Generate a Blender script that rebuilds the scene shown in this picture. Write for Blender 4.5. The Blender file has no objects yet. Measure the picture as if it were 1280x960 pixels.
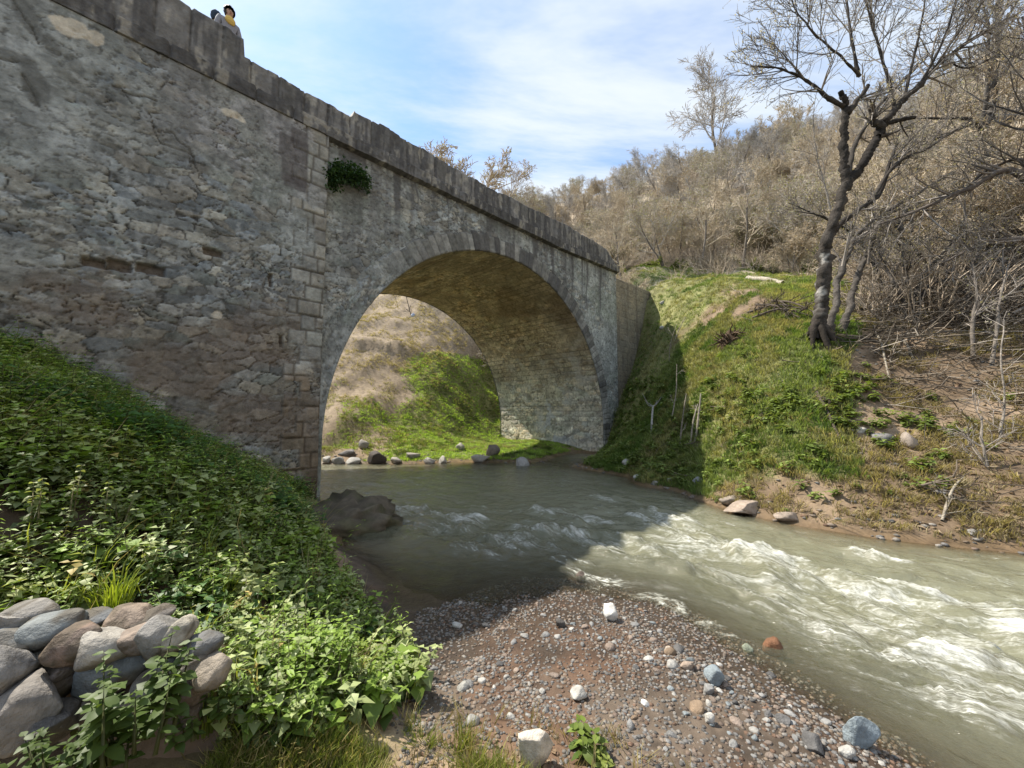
import bpy, math, random
import numpy as np
from mathutils import Vector, Matrix

sc = bpy.context.scene
COL = sc.collection
R_ = math.radians

# ------------------------------------------------------------------ camera
EYE = np.array([0.0, 0.0, 1.9])
FPX = 480.0                      # focal length in px of a 1280 wide picture
PITCH = math.atan(33 / 480)
cam = bpy.data.cameras.new("camera")
cam.sensor_width = 36
cam.lens = FPX / 1280 * 36
cam.clip_start = 0.05
cam.clip_end = 2000
camo = bpy.data.objects.new("camera", cam)
COL.objects.link(camo)
camo.location = EYE
camo.rotation_euler = (R_(90) + PITCH, 0, 0)
sc.camera = camo

# ------------------------------------------------------------------ light
P0 = np.array([-4.316, 8.537, 0.0])          # foot of the near pier
U = np.array([0.6903, 0.7235, 0.0])          # along the bridge
N = np.array([0.7235, -0.6903, 0.0])         # out of the bridge face, towards the camera
SUN_K, SUN_T = -0.33, 1.47
sd = -N + SUN_K * U
sd = np.array([sd[0], sd[1], SUN_T])
sd /= np.linalg.norm(sd)
sun_el = math.asin(sd[2])
sun_az = math.atan2(sd[0], sd[1])            # from +Y clockwise
sun = bpy.data.lights.new("sun", 'SUN')
sun.energy = 4.2
sun.angle = R_(0.55)
sun.color = (1.0, 0.93, 0.82)
suno = bpy.data.objects.new("sun", sun)
COL.objects.link(suno)
suno.rotation_euler = Vector(sd).to_track_quat('Z', 'Y').to_euler()
suno.location = (-20, 10, 40)

world = bpy.data.worlds.new("World")
sc.world = world
world.use_nodes = True
wt = world.node_tree
wt.nodes.clear()


def nd(t, typ, **kw):
    n = t.nodes.new(typ)
    for k, v in kw.items():
        if k.startswith('i_'):
            n.inputs[k[2:].replace('_', ' ')].default_value = v
        else:
            setattr(n, k, v)
    return n


wo = nd(wt, 'ShaderNodeOutputWorld')
bg = nd(wt, 'ShaderNodeBackground')
bg.inputs['Strength'].default_value = 0.15
sky = nd(wt, 'ShaderNodeTexSky', sky_type='NISHITA', sun_disc=False)
sky.sun_elevation = sun_el
sky.sun_rotation = sun_az
sky.altitude = 600
sky.air_density = 1.0
sky.dust_density = 0.6
sky.ozone_density = 1.6
tc = nd(wt, 'ShaderNodeTexCoord')
sep = nd(wt, 'ShaderNodeSeparateXYZ')
wt.links.new(tc.outputs['Generated'], sep.inputs[0])


def wmath(op, a, b=None, c=None):
    m = nd(wt, 'ShaderNodeMath', operation=op)
    for i, v in enumerate((a, b, c)):
        if v is None:
            continue
        if isinstance(v, (int, float)):
            m.inputs[i].default_value = v
        else:
            wt.links.new(v, m.inputs[i])
    return m.outputs[0]


zc = wmath('ADD', wmath('MAXIMUM', sep.outputs['Z'], 0.0), 0.12)
pxs = wmath('DIVIDE', sep.outputs['X'], zc)
pys = wmath('DIVIDE', sep.outputs['Y'], zc)
cmb = nd(wt, 'ShaderNodeCombineXYZ')
wt.links.new(pxs, cmb.inputs[0])
wt.links.new(pys, cmb.inputs[1])
mp = nd(wt, 'ShaderNodeMapping')
mp.inputs['Rotation'].default_value = (0, 0, R_(24))
mp.inputs['Scale'].default_value = (0.55, 1.9, 1)
mp.inputs['Location'].default_value = (0.35, 0.2, 0)
wt.links.new(cmb.outputs[0], mp.inputs[0])
n1 = nd(wt, 'ShaderNodeTexNoise', noise_dimensions='3D')
n1.inputs['Scale'].default_value = 1.0
n1.inputs['Detail'].default_value = 7
n1.inputs['Roughness'].default_value = 0.62
n1.inputs['Distortion'].default_value = 0.35
wt.links.new(mp.outputs[0], n1.inputs['Vector'])
n2 = nd(wt, 'ShaderNodeTexNoise', noise_dimensions='3D')
n2.inputs['Scale'].default_value = 0.55
n2.inputs['Detail'].default_value = 3
wt.links.new(cmb.outputs[0], n2.inputs['Vector'])
cl = wmath('ADD', wmath('MULTIPLY', n1.outputs[0], 0.75), wmath('MULTIPLY', n2.outputs[0], 0.45))
mr = nd(wt, 'ShaderNodeMapRange', interpolation_type='SMOOTHSTEP')
mr.inputs['From Min'].default_value = 0.48
mr.inputs['From Max'].default_value = 0.68
wt.links.new(cl, mr.inputs['Value'])
cmix = nd(wt, 'ShaderNodeMix', data_type='RGBA')
cmix.inputs[7].default_value = (3.2, 3.42, 3.6, 1)
tint = nd(wt, 'ShaderNodeMix', data_type='RGBA', blend_type='MULTIPLY')
tint.inputs[0].default_value = 1.0
tint.inputs[7].default_value = (0.76, 0.90, 0.97, 1)
wt.links.new(sky.outputs[0], tint.inputs[6])
wt.links.new(tint.outputs[2], cmix.inputs[6])
wt.links.new(wmath('ADD', wmath('MULTIPLY', mr.outputs[0], 0.78), 0.12), cmix.inputs[0])
wt.links.new(cmix.outputs[2], bg.inputs[0])
wt.links.new(bg.outputs[0], wo.inputs[0])

sc.view_settings.view_transform = 'Standard'
sc.view_settings.look = 'None'
sc.view_settings.exposure = 1.02
sc.view_settings.gamma = 1.0
sc.view_settings.use_curve_mapping = False
sc.cycles.max_bounces = 6
sc.cycles.transparent_max_bounces = 12
sc.cycles.use_denoising = True

# ------------------------------------------------------------------ numeric helpers
CP, SP = math.cos(PITCH), math.sin(PITCH)


def ray(px, py):
    x = (px - 640) / FPX
    y = -(py - 480) / FPX
    return np.array([x, CP - SP * y, SP + CP * y])


def G(px, py, z=0.0):
    d = ray(px, py)
    return EYE + d * ((z - EYE[2]) / d[2])


def D(px, py, depth):
    d = ray(px, py)
    return EYE + d * (depth / d[1])


def W(px, py, p=0.0):
    """point of the picture on the bridge face (moved p towards the camera) -> t, z"""
    d = ray(px, py)
    q = P0 + N * p
    s = np.dot(q - EYE, N) / np.dot(d, N)
    X = EYE + d * s
    return float(np.dot(X - P0, U)), float(X[2])


def hsh(ix, iy, seed):
    a = (np.asarray(ix).astype(np.int64).astype(np.uint64) * np.uint64(374761393)
         + np.asarray(iy).astype(np.int64).astype(np.uint64) * np.uint64(668265263)
         + np.uint64(seed * 1442695041 + 12345)) & np.uint64(0xffffffff)
    a = ((a ^ (a >> np.uint64(13))) * np.uint64(1274126177)) & np.uint64(0xffffffff)
    a = ((a ^ (a >> np.uint64(16))) * np.uint64(2246822519)) & np.uint64(0xffffffff)
    a = a ^ (a >> np.uint64(15))
    return a.astype(np.float64) / 4294967296.0


def vn(x, y, seed=0):
    x = np.asarray(x, float)
    y = np.asarray(y, float)
    ix = np.floor(x)
    iy = np.floor(y)
    fx = x - ix
    fy = y - iy
    fx = fx * fx * fx * (fx * (fx * 6 - 15) + 10)
    fy = fy * fy * fy * (fy * (fy * 6 - 15) + 10)
    a = hsh(ix, iy, seed)
    b = hsh(ix + 1, iy, seed)
    c = hsh(ix, iy + 1, seed)
    d = hsh(ix + 1, iy + 1, seed)
    return (a * (1 - fx) + b * fx) * (1 - fy) + (c * (1 - fx) + d * fx) * fy


def fbm(x, y, o=4, seed=0, g=0.5):
    s = 0
    a = 1.0
    t = 0
    for i in range(o):
        s = s + a * vn(x * 2 ** i + 17.3 * i, y * 2 ** i - 9.1 * i, seed + i)
        t += a
        a *= g
    return s / t


def sst(a, b, x):
    q = np.clip((np.asarray(x, float) - a) / (b - a), 0, 1)
    return q * q * (3 - 2 * q)


def lerp(a, b, m):
    m = np.asarray(m)[..., None]
    return a * (1 - m) + np.asarray(b) * m


def voro(x, y, seed, jit=0.8):
    """cell noise: distance to the nearest and second nearest point, and the nearest cell's two random numbers"""
    ix = np.floor(x)
    iy = np.floor(y)
    f1 = np.full(x.shape, 9.0)
    f2 = np.full(x.shape, 9.0)
    c1 = np.zeros(x.shape)
    c2 = np.zeros(x.shape)
    for dx in (-1, 0, 1):
        for dy in (-1, 0, 1):
            jx = ix + dx
            jy = iy + dy
            px = jx + 0.5 + (hsh(jx, jy, seed) - 0.5) * jit
            py = jy + 0.5 + (hsh(jx, jy, seed + 7) - 0.5) * jit
            d = np.maximum(np.abs(px - x), np.abs(py - y)) * 0.55 + np.hypot(px - x, py - y) * 0.45
            n = d < f1
            f2 = np.where(n, f1, np.minimum(f2, d))
            c1 = np.where(n, hsh(jx, jy, seed + 13), c1)
            c2 = np.where(n, hsh(jx, jy, seed + 23), c2)
            f1 = np.where(n, d, f1)
    return f1, f2, c1, c2


# ------------------------------------------------------------------ mesh and object helpers
def mesh(name, V, tris=None, quads=None, col=None, mat=None, smooth=True, parent=None, attrs=None, mats=None, midx=None):
    V = np.asarray(V, np.float32).reshape(-1, 3)
    me = bpy.data.meshes.new(name)
    nt = 0 if tris is None else len(tris)
    nq = 0 if quads is None else len(quads)
    idx = []
    if nt:
        idx.append(np.asarray(tris, np.int32).ravel())
    if nq:
        idx.append(np.asarray(quads, np.int32).ravel())
    idx = np.concatenate(idx)
    me.vertices.add(len(V))
    me.vertices.foreach_set('co', V.ravel())
    me.loops.add(len(idx))
    me.loops.foreach_set('vertex_index', idx)
    me.polygons.add(nt + nq)
    st = np.concatenate([np.arange(nt) * 3, nt * 3 + np.arange(nq) * 4]).astype(np.int32)
    me.polygons.foreach_set('loop_start', st)
    if smooth:
        me.polygons.foreach_set('use_smooth', np.ones(nt + nq, bool))
    if midx is not None:
        me.polygons.foreach_set('material_index', np.asarray(midx, np.int32))
    me.update(calc_edges=True)
    if col is not None:
        c = np.ones((len(V), 4), np.float32)
        c[:, :3] = np.asarray(col, np.float32).reshape(-1, 3)
        a = me.color_attributes.new('Col', 'FLOAT_COLOR', 'POINT')
        a.data.foreach_set('color', c.ravel())
    for k, v in (attrs or {}).items():
        a = me.attributes.new(k, 'FLOAT', 'POINT')
        a.data.foreach_set('value', np.asarray(v, np.float32).ravel())
    for m in (mats or ([mat] if mat else [])):
        me.materials.append(m)
    o = bpy.data.objects.new(name, me)
    COL.objects.link(o)
    if parent is not None:
        o.parent = parent
    return o


def gridfaces(nr, nc, keep=None):
    i = np.arange(nr - 1)[:, None] * nc + np.arange(nc - 1)[None, :]
    q = np.stack([i, i + 1, i + nc + 1, i + nc], -1)
    if keep is not None:
        q = q[keep]
    return q.reshape(-1, 4)


def compact(V, q, *arr):
    used = np.unique(q)
    mp_ = np.full(len(V), -1, np.int64)
    mp_[used] = np.arange(len(used))
    return (V[used], mp_[q]) + tuple(a[used] for a in arr)


def tag(o, label=None, cat=None, group=None, kind=None):
    if label:
        o['label'] = label
    if cat:
        o['category'] = cat
    if group:
        o['group'] = group
    if kind:
        o['kind'] = kind
    return o


def empty(name, loc, label=None, cat=None, group=None):
    o = bpy.data.objects.new(name, None)
    o.empty_display_size = 0.2
    COL.objects.link(o)
    o.location = loc
    return tag(o, label, cat, group)


def copy_tree(o, parent=None):
    c = o.copy()
    COL.objects.link(c)
    if parent is not None:
        c.parent = parent
    for ch in list(o.children):
        copy_tree(ch, c)
    return c


# ------------------------------------------------------------------ materials
def attr_mat(name, rough=0.85, var=0.25, vscale=9.0, bump=0.3, bscale=40.0, spec=0.3, trans=0.0, fine=None, coat=0.0):
    """surface whose own colour comes from the mesh's Col attribute, broken up by procedural noise"""
    m = bpy.data.materials.new(name)
    m.use_nodes = True
    t = m.node_tree
    t.nodes.clear()
    out = nd(t, 'ShaderNodeOutputMaterial')
    b = nd(t, 'ShaderNodeBsdfPrincipled')
    b.inputs['Roughness'].default_value = rough
    b.inputs['Specular IOR Level'].default_value = spec
    a = nd(t, 'ShaderNodeAttribute', attribute_name='Col')
    c = nd(t, 'ShaderNodeTexCoord')
    n = nd(t, 'ShaderNodeTexNoise')
    n.inputs['Scale'].default_value = vscale
    n.inputs['Detail'].default_value = 6
    n.inputs['Roughness'].default_value = 0.65
    t.links.new(c.outputs['Object'], n.inputs['Vector'])
    r = nd(t, 'ShaderNodeMapRange')
    r.inputs['From Min'].default_value = 0.25
    r.inputs['From Max'].default_value = 0.75
    r.inputs['To Min'].default_value = 1 - var
    r.inputs['To Max'].default_value = 1 + var
    t.links.new(n.outputs[0], r.inputs['Value'])
    vm = nd(t, 'ShaderNodeVectorMath', operation='SCALE')
    t.links.new(a.outputs['Color'], vm.inputs[0])
    t.links.new(r.outputs[0], vm.inputs['Scale'])
    t.links.new(vm.outputs[0], b.inputs['Base Color'])
    if bump > 0:
        n2 = nd(t, 'ShaderNodeTexNoise')
        n2.inputs['Scale'].default_value = bscale
        n2.inputs['Detail'].default_value = 5
        n2.inputs['Roughness'].default_value = 0.6
        t.links.new(c.outputs['Object'], n2.inputs['Vector'])
        bp = nd(t, 'ShaderNodeBump')
        bp.inputs['Strength'].default_value = bump
        bp.inputs['Distance'].default_value = 0.02
        t.links.new(n2.outputs[0], bp.inputs['Height'])
        t.links.new(bp.outputs[0], b.inputs['Normal'])
    if trans > 0:
        tr = nd(t, 'ShaderNodeBsdfTranslucent')
        g = nd(t, 'ShaderNodeVectorMath', operation='MULTIPLY')
        g.inputs[1].default_value = (1.25, 1.25, 0.6)
        t.links.new(vm.outputs[0], g.inputs[0])
        t.links.new(g.outputs[0], tr.inputs['Color'])
        mx = nd(t, 'ShaderNodeMixShader')
        mx.inputs[0].default_value = trans
        t.links.new(b.outputs[0], mx.inputs[1])
        t.links.new(tr.outputs[0], mx.inputs[2])
        t.links.new(mx.outputs[0], out.inputs[0])
    else:
        t.links.new(b.outputs[0], out.inputs[0])
    return m


def flat_mat(name, color, rough=0.8, var=0.25, vscale=12.0, bump=0.2, bscale=60.0, spec=0.3):
    m = attr_mat(name, rough, var, vscale, bump, bscale, spec)
    t = m.node_tree
    a = [n for n in t.nodes if n.type == 'ATTRIBUTE'][0]
    rgb = nd(t, 'ShaderNodeRGB')
    rgb.outputs[0].default_value = (*color, 1)
    for l in list(a.outputs['Color'].links):
        t.links.new(rgb.outputs[0], l.to_socket)
    t.nodes.remove(a)
    return m


M_stone = attr_mat('old masonry', 0.92, 0.34, 9.0, 0.7, 30.0, 0.2)
M_rock = attr_mat('river stone', 0.75, 0.30, 22.0, 0.6, 60.0, 0.3)
M_ground = attr_mat('earth and litter', 0.93, 0.38, 6.0, 0.7, 22.0, 0.2)
M_leaf = attr_mat('green leaves', 0.5, 0.12, 30.0, 0.0, 1, 0.35, trans=0.38)
M_grass = attr_mat('grass blades', 0.6, 0.15, 8.0, 0.0, 1, 0.25, trans=0.42)
M_bark = attr_mat('bark', 0.9, 0.55, 13.0, 1.0, 30.0, 0.15)
M_twig = attr_mat('twigs', 0.85, 0.2, 5.0, 0.0, 1, 0.2)
M_dead = attr_mat('dead leaves', 0.85, 0.25, 20.0, 0.0, 1, 0.2, trans=0.2)

_t = M_ground.node_tree                      # wet rough: puddled mud is darker and shinier
_w = nd(_t, 'ShaderNodeAttribute', attribute_name='wet')
_r = nd(_t, 'ShaderNodeMapRange')
_r.inputs['To Min'].default_value = .93
_r.inputs['To Max'].default_value = .28
_t.links.new(_w.outputs['Fac'], _r.inputs['Value'])
_t.links.new(_r.outputs[0], [n for n in _t.nodes if n.type == 'BSDF_PRINCIPLED'][0].inputs['Roughness'])
# ------------------------------------------------------------------ the lie of the land
def BW(t, p, z):
    q = P0 + U * t + N * p
    return np.array([q[0], q[1], z])


ctrl = []


def add(*pts):
    for p in pts:
        ctrl.append(np.asarray(p, float))


# ground along the foot of the bridge wall
add(*[BW(t, 0.0, z) for t, z in [(-14, 4.3), (-9, 3.6), (-6.5, 3.2), (-4.31, 2.73), (-3.53, 2.31), (-2.57, 1.6), (-1.39, .86), (-.68, .42), (0, -.05)]])
add(*[BW(t, -7, z) for t, z in [(-14, 4), (-9, 3), (-4, .8), (-1, -.3), (3, -.35)]])
# near left bank
add((-2.96, 2.24, 1.42), (-2.64, 2.38, 1.22), (-2.33, 2.48, 1.03), (-2.1, 2.64, .92), (-1.65, 2.64, .5), (-1.04, 2.75, .14),
    (-.51, 3.04, .05), (.13, 3.71, .02), (.57, 4.24, -.01))
add((-2.2, 1.95, .85), (-1.35, 1.95, .62), (-2.2, 1.4, .42), (-1.3, 1.45, .36), (-.6, 1.75, .29), (0, 1.6, .27), (.2, 1.2, .27),
    (-1, .8, .32), (0, 0, .3), (0, -2.5, .4), (-4, 0, 1.25), (-4, -3, 1.6), (-6, 2, 2.5), (-9, 0, 3.2), (-12, 3, 4.0))
add((-3.9, 4.2, 1.6), (-2.6, 4.3, .8), (-1.85, 4.3, .22), (-1.35, 3.9, .08), (-3.6, 6.6, .35), (-2.9, 5.7, .2), (-2.3, 5.4, .02), (-3.6, 5.2, .85), (-1.3, 3.4, .2), (-2.2, 3.4, .78), (-2.6, 6.6, -.05))
# gravel bar
add(G(560, 900, .18), G(660, 870, .12), G(800, 860, .09), G(900, 900, .08), G(1000, 930, .08), G(1085, 940, .06), G(750, 800, .06),
    G(640, 800, .05), G(830, 762, .0), G(960, 842, .0), G(1115, 945, .0), G(700, 745, .0), G(600, 735, -.03), G(520, 735, .0))
add((1.2, 1.2, .22), (1.9, 1.3, .08), (2.5, 1.3, -.05), (3.2, 0, 0), (2, -1, .3), (5, -4, 0), (2, -5, .5))
# river bed
add((-9, 12.5, -.5), (-14, 13.5, -.5), (-20, 14, -.5), (-3.2, 9.3, -.55), (-4.5, 10.5, -.5), (-.5, 8.4, -.55), (1.4, 6.6, -.45), (3.2, 5.2, -.4), (4.6, 3.9, -.45), (6, 2.4, -.5), (9, .5, -.6),
    (13, -2, -.6), (.2, 6.2, -.3), (1.9, 4.4, -.18), (3.0, 2.9, -.25), (-1.3, 6.6, -.3), (1.6, 10, -.4), (-.4, 11.5, -.4), (-3, 12, -.35))
# far shore
shore = [G(400, 580), G(500, 580), G(560, 578), G(640, 578), G(720, 585), G(790, 598), G(845, 614), G(900, 634), G(1000, 657), G(1100, 673), G(1280, 692), G(1500, 712)]
add(*shore)
# far bank, seen under the arch: a low shore inside the arch, the slope only behind the bridge
add(G(660, 570, .12), G(560, 570, .15), G(450, 570, .2), *[BW(*q) for q in [(11, -1.5, .22), (11.5, -4, .32), (8.5, -4, .35), (12, -6.5, .5), (9, -6.5, .85), (6, -5.5, .6), (6, -7, 1.1), (4, -6, .5), (13, -3, .6), (12.8, -8, 1.2), (17, -7.5, 3.5)]])
add(D(560, 530, 19.5), D(560, 500, 21.2), D(560, 470, 22.8), D(560, 430, 25.2), D(560, 400, 27.5), D(600, 545, 20.5), D(600, 520, 22.2), D(600, 490, 24), D(600, 460, 26), D(625, 525, 23.2), D(640, 495, 26),
    D(500, 558, 15.6), D(500, 535, 17.5), D(500, 500, 19.5), D(500, 460, 21.8), D(500, 400, 26), D(480, 365, 32), D(430, 560, 15), D(430, 530, 16.6), D(430, 500, 18.3), D(430, 450, 21), D(430, 410, 24), D(400, 560, 15),
    D(360, 400, 25), D(250, 420, 26), D(250, 560, 17), D(660, 440, 32))
# far bank beside the bridge
add((4.25, 17.3, .35), G(760, 566, .25), G(820, 590, .3), (4.35, 9.9, .35), (4.6, 10.8, .95), (4.81, 11.29, 1.5), (6.15, 14.82, 3.7), (7.11, 18.2, 6.1), (7.9, 21.3, 8.5), (5.1, 18.4, 2.1), (6.58, 19.95, 4.8), (3.2, 13.5, .3), (4.0, 14.5, .55), (5.0, 17.0, 2.0))
add((8, 10, 3.8), D(1025, 428, 9.8), (7, 7.3, 1.2), D(1250, 440, 8.6), D(1280, 600, 6.0), D(1200, 640, 5.9), D(950, 350, 19), D(880, 352, 19), D(1150, 400, 11), D(1280, 340, 12.5),
    D(850, 354, 22), D(832, 360, 23), D(862, 350, 25), D(905, 347, 24), BW(20, -3, 8.4), BW(22, -8, 7.6), BW(19, -1, 8.5), D(920, 470, 10.6), D(1000, 540, 8.0), D(900, 590, 8.7), D(1100, 470, 9.0), D(1020, 350, 17), D(1090, 350, 15))
# wooded hill
add(D(1000, 205, 60), D(900, 225, 60), D(800, 252, 60), D(700, 272, 60), D(620, 285, 60), D(1000, 332, 28), D(880, 342, 27), D(760, 350, 28), D(640, 355, 32), D(1000, 300, 36), D(880, 312, 38), D(760, 325, 40),
    D(1280, 110, 45), D(1280, 240, 24), D(1150, 260, 28), D(1500, 150, 42), D(1500, 330, 16), D(1700, 420, 10), D(1000, 175, 100), D(800, 235, 100), D(640, 270, 100), D(1400, 90, 90),
    D(400, 330, 60), D(200, 360, 60), D(0, 400, 50), D(300, 380, 34), D(-300, 420, 60), D(400, 310, 100), D(-200, 360, 110))
add((-30, 20, 6), (-25, 10, 2), (-25, 4, 5), (-20, -8, 5), (12, -8, .8), (22, -8, 5), (30, 0, 8), (16, 3.5, .9), (20, 5, 5), (-60, 40, 15), (-60, -20, 10), (60, -20, 25), (100, 20, 60), (-40, -60, 15), (40, -70, 20))
ctrl = np.array(ctrl)
_cs = ctrl[:, :2]


def _phi(d2):
    return 0.5 * d2 * np.log(d2 + 1e-9)


_k = len(ctrl)
_A = np.zeros((_k + 3, _k + 3))
_A[:_k, :_k] = _phi(((_cs[:, None] - _cs[None]) ** 2).sum(-1)) + np.eye(_k) * 0.02
_A[:_k, _k] = 1
_A[:_k, _k + 1:] = _cs
_A[_k, :_k] = 1
_A[_k + 1:, :_k] = _cs.T
_b = np.zeros(_k + 3)
_b[:_k] = ctrl[:, 2]
_w = np.linalg.solve(_A, _b)


def TZ(x, y, rough=True):
    x = np.asarray(x, float)
    y = np.asarray(y, float)
    sh = x.shape
    xf = x.ravel()
    yf = y.ravel()
    z = np.empty(len(xf))
    for i in range(0, len(xf), 40000):
        d2 = (xf[i:i + 40000, None] - _cs[None, :, 0]) ** 2 + (yf[i:i + 40000, None] - _cs[None, :, 1]) ** 2
        z[i:i + 40000] = _phi(d2) @ _w[:_k] + _w[_k] + _w[_k + 1] * xf[i:i + 40000] + _w[_k + 2] * yf[i:i + 40000]
    if rough:
        dist = np.hypot(xf, yf)
        am = np.clip((z - .05) * .35, 0.0, 1.0) * np.clip(dist / 14, .18, 2.2)
        tq, pq = bt(xf, yf)
        am = am * np.where(dist > 7, np.where(bt(xf, yf)[1] < -4, .55, .42) + .5 * sst(30, 55, dist), 1.0)
        z = z + am * (fbm(xf * .9, yf * .9, 4, 3) - .5) * .75 + (fbm(xf * 4.5, yf * 4.5, 3, 5) - .5) * .05 * np.clip(.35 + np.abs(z) * 2, 0, 1.4)
        tq, pq = bt(xf, yf)
        zs = z + .5 * (fbm(xf * .35, yf * .35, 2, 8) - .5)
        z = z + .40 * (sst(5.5, 5.7, zs) - sst(5.7, 7.2, zs)) * (pq < -7) * (tq < 9) * (dist < 34)
    return z.reshape(sh)


def tz(x, y):
    return float(TZ(np.array([x]), np.array([y]))[0])


def bt(x, y):
    """distance along the bridge and out of its face"""
    dx = np.asarray(x) - P0[0]
    dy = np.asarray(y) - P0[1]
    return dx * U[0] + dy * U[1], dx * N[0] + dy * N[1]


def green_mask(x, y, z):
    """where grass grows on the far bank (0..1)"""
    t, p = bt(x, y)
    f = fbm(x * .45 + 3, y * .45, 4, 11)
    b = np.asarray(x) / np.maximum(y, .5)
    g = f + .06 + .26 * sst(.60, .44, b) - .55 * sst(.80, 1.05, b) - .30 * sst(12, 15, z) - .22 * sst(.6, .1, z)
    # bare earth upstream, left of the arch view
    up = (p < -2)
    g = np.where(up, .45 * f + .09 + .48 * sst(-.36, -.15, b) + .22 * sst(4.5, 1.0, z) - .5 * sst(4.8, 6.2, z) * (b < .1), g)
    return sst(.47, .59, g)


def near_bank(x, y):
    t, p = bt(x, y)
    return (p > -.3) & (y < 8.8) & (x + y * .1 < 2.4) & (TZ(x, y, False) > -.02)


# one ground sheet, finely divided near the water and coarser outwards
gu = np.linspace(-.93, 1.02, 560)
gx = 2.0 + 3.66 * np.sinh(4.1 * gu)
gv = np.linspace(-.72, 1.04, 540)
gy = 4.0 + 3.66 * np.sinh(4.1 * gv)
GX, GY = np.meshgrid(gx, gy)
GZ = TZ(GX, GY)
tt, pp = bt(GX, GY)
# keep the soil off the bridge: under deck level inside its footprint
inside = (tt < 17.6) & (pp < .05) & (pp > -6.7)
GZ = np.where(inside & ((tt > 12.3)), np.minimum(GZ, np.where(tt < 15.5, 7.5, 8.1)), GZ)
GZ = np.where(inside & (tt < 0), np.minimum(GZ, 2.6), GZ)
fb = fbm(GX * .8, GY * .8, 5, 21)
fb2 = fbm(GX * 3.3, GY * 3.3, 4, 31)
soil = lerp(np.array([.15, .108, .07]), (.25, .185, .125), sst(.35, .65, fb)) * (0.75 + .5 * fb2)[..., None]
gm = green_mask(GX, GY, GZ)
grn = lerp(np.array([.115, .125, .04]), (.215, .225, .085), sst(.3, .7, fb2))
colr = lerp(soil, grn, gm * .85)
dist = np.hypot(GX, GY)
litter = lerp(np.array([.30, .245, .175]), (.45, .38, .285), fb2)
hillm = sst(21, 27, dist) * sst(7, 9, GZ)
colr = lerp(colr, litter, hillm)
lowg = hillm * sst(18, 9, GZ - .05 * dist) * sst(.42, .6, fb)
colr = lerp(colr, (.11, .13, .035), lowg * .7)
# upstream earth is paler
ups = sst(-2, -5, pp) * sst(.15, .5, GZ)
colr = lerp(colr, lerp(np.array([.22, .17, .115]), (.32, .255, .18), fb2), ups * (1 - gm))
# dark soil under the left bank plants
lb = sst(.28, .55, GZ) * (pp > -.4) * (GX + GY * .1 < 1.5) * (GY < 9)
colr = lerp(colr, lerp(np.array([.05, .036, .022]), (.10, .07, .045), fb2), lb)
# the gravel bar: mud and sand, darker where wet
bar = (pp > .5) * (GX + .15 * GY < 4.5) * (GY < 5.5) * sst(.42, .2, GZ)
mud = lerp(np.array([.085, .066, .050]), (.155, .12, .09), sst(.3, .7, fb2))
mud = mud * (.5 + .7 * fbm(GX * 14, GY * 14, 3, 61))[..., None]
mud = lerp(mud, (.30, .22, .15), sst(.16, .24, GZ + .06 * (fb - .5)))
mud = lerp(mud, (.125, .066, .038), sst(.50, .64, fbm(GX * 1.3, GY * 1.3, 4, 77)) * .6)
wet = np.maximum(sst(.10, .03, GZ + .10 * (fb2 - .5)), .8 * sst(.52, .62, fbm(GX * 1.9 + 4, GY * 1.9, 4, 66)) * sst(.19, .12, GZ))
mud = lerp(mud, np.array([.05, .037, .027]), wet * .85)
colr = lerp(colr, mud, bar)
# wet rim of the far shore
rim = sst(.16, .02, GZ) * (1 - bar)
colr = lerp(colr, lerp(np.array([.11, .078, .045]), (.17, .115, .065), fb2), rim)
q = gridfaces(len(gy), len(gx))
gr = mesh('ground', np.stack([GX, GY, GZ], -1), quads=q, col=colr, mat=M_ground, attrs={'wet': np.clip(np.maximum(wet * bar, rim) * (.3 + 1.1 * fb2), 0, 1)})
tag(gr, kind='structure')

# ------------------------------------------------------------------ the river
cl_pts = np.array([(-22, 14.2), (-14, 13.4), (-9, 12.4), (-5.5, 10.9), (-3.2, 9.3), (-1.0, 7.9), (.8, 6.5), (2.2, 5.2), (3.4, 4.1), (4.8, 3.0), (6.6, 1.9), (9, .6), (13, -2), (18, -5)], float)


def catmull(P, n=12):
    P = np.asarray(P, float)
    Q = np.vstack([2 * P[0] - P[1], P, 2 * P[-1] - P[-2]])
    out = []
    for i in range(1, len(Q) - 2):
        a, b, c, d = Q[i - 1:i + 3]
        for s in np.linspace(0, 1, n, endpoint=False):
            out.append(.5 * ((2 * b) + (c - a) * s + (2 * a - 5 * b + 4 * c - d) * s * s + (3 * b - a - 3 * c + d) * s ** 3))
    out.append(P[-1])
    return np.array(out)


CLN = catmull(cl_pts, 14)
_seg = np.diff(CLN, axis=0)
_sl = np.hypot(_seg[:, 0], _seg[:, 1])
_cum = np.concatenate([[0], np.cumsum(_sl)])


def flow(x, y):
    xf = x.ravel()
    yf = y.ravel()
    s = np.empty(len(xf))
    n = np.empty(len(xf))
    for i in range(0, len(xf), 30000):
        px = xf[i:i + 30000, None] - CLN[None, :-1, 0]
        py = yf[i:i + 30000, None] - CLN[None, :-1, 1]
        k = np.clip((px * _seg[:, 0] + py * _seg[:, 1]) / _sl ** 2, 0, 1)
        d2 = (px - k * _seg[:, 0]) ** 2 + (py - k * _seg[:, 1]) ** 2
        w = np.exp(-(d2 - d2.min(1, keepdims=True)) / .35)
        w /= w.sum(1, keepdims=True)
        s[i:i + 30000] = (w * (_cum[:-1] + k * _sl)).sum(1)
        cr = (px * _seg[:, 1] - py * _seg[:, 0]) / _sl
        n[i:i + 30000] = (w * cr).sum(1)
    return s.reshape(x.shape), n.reshape(x.shape)


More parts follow.
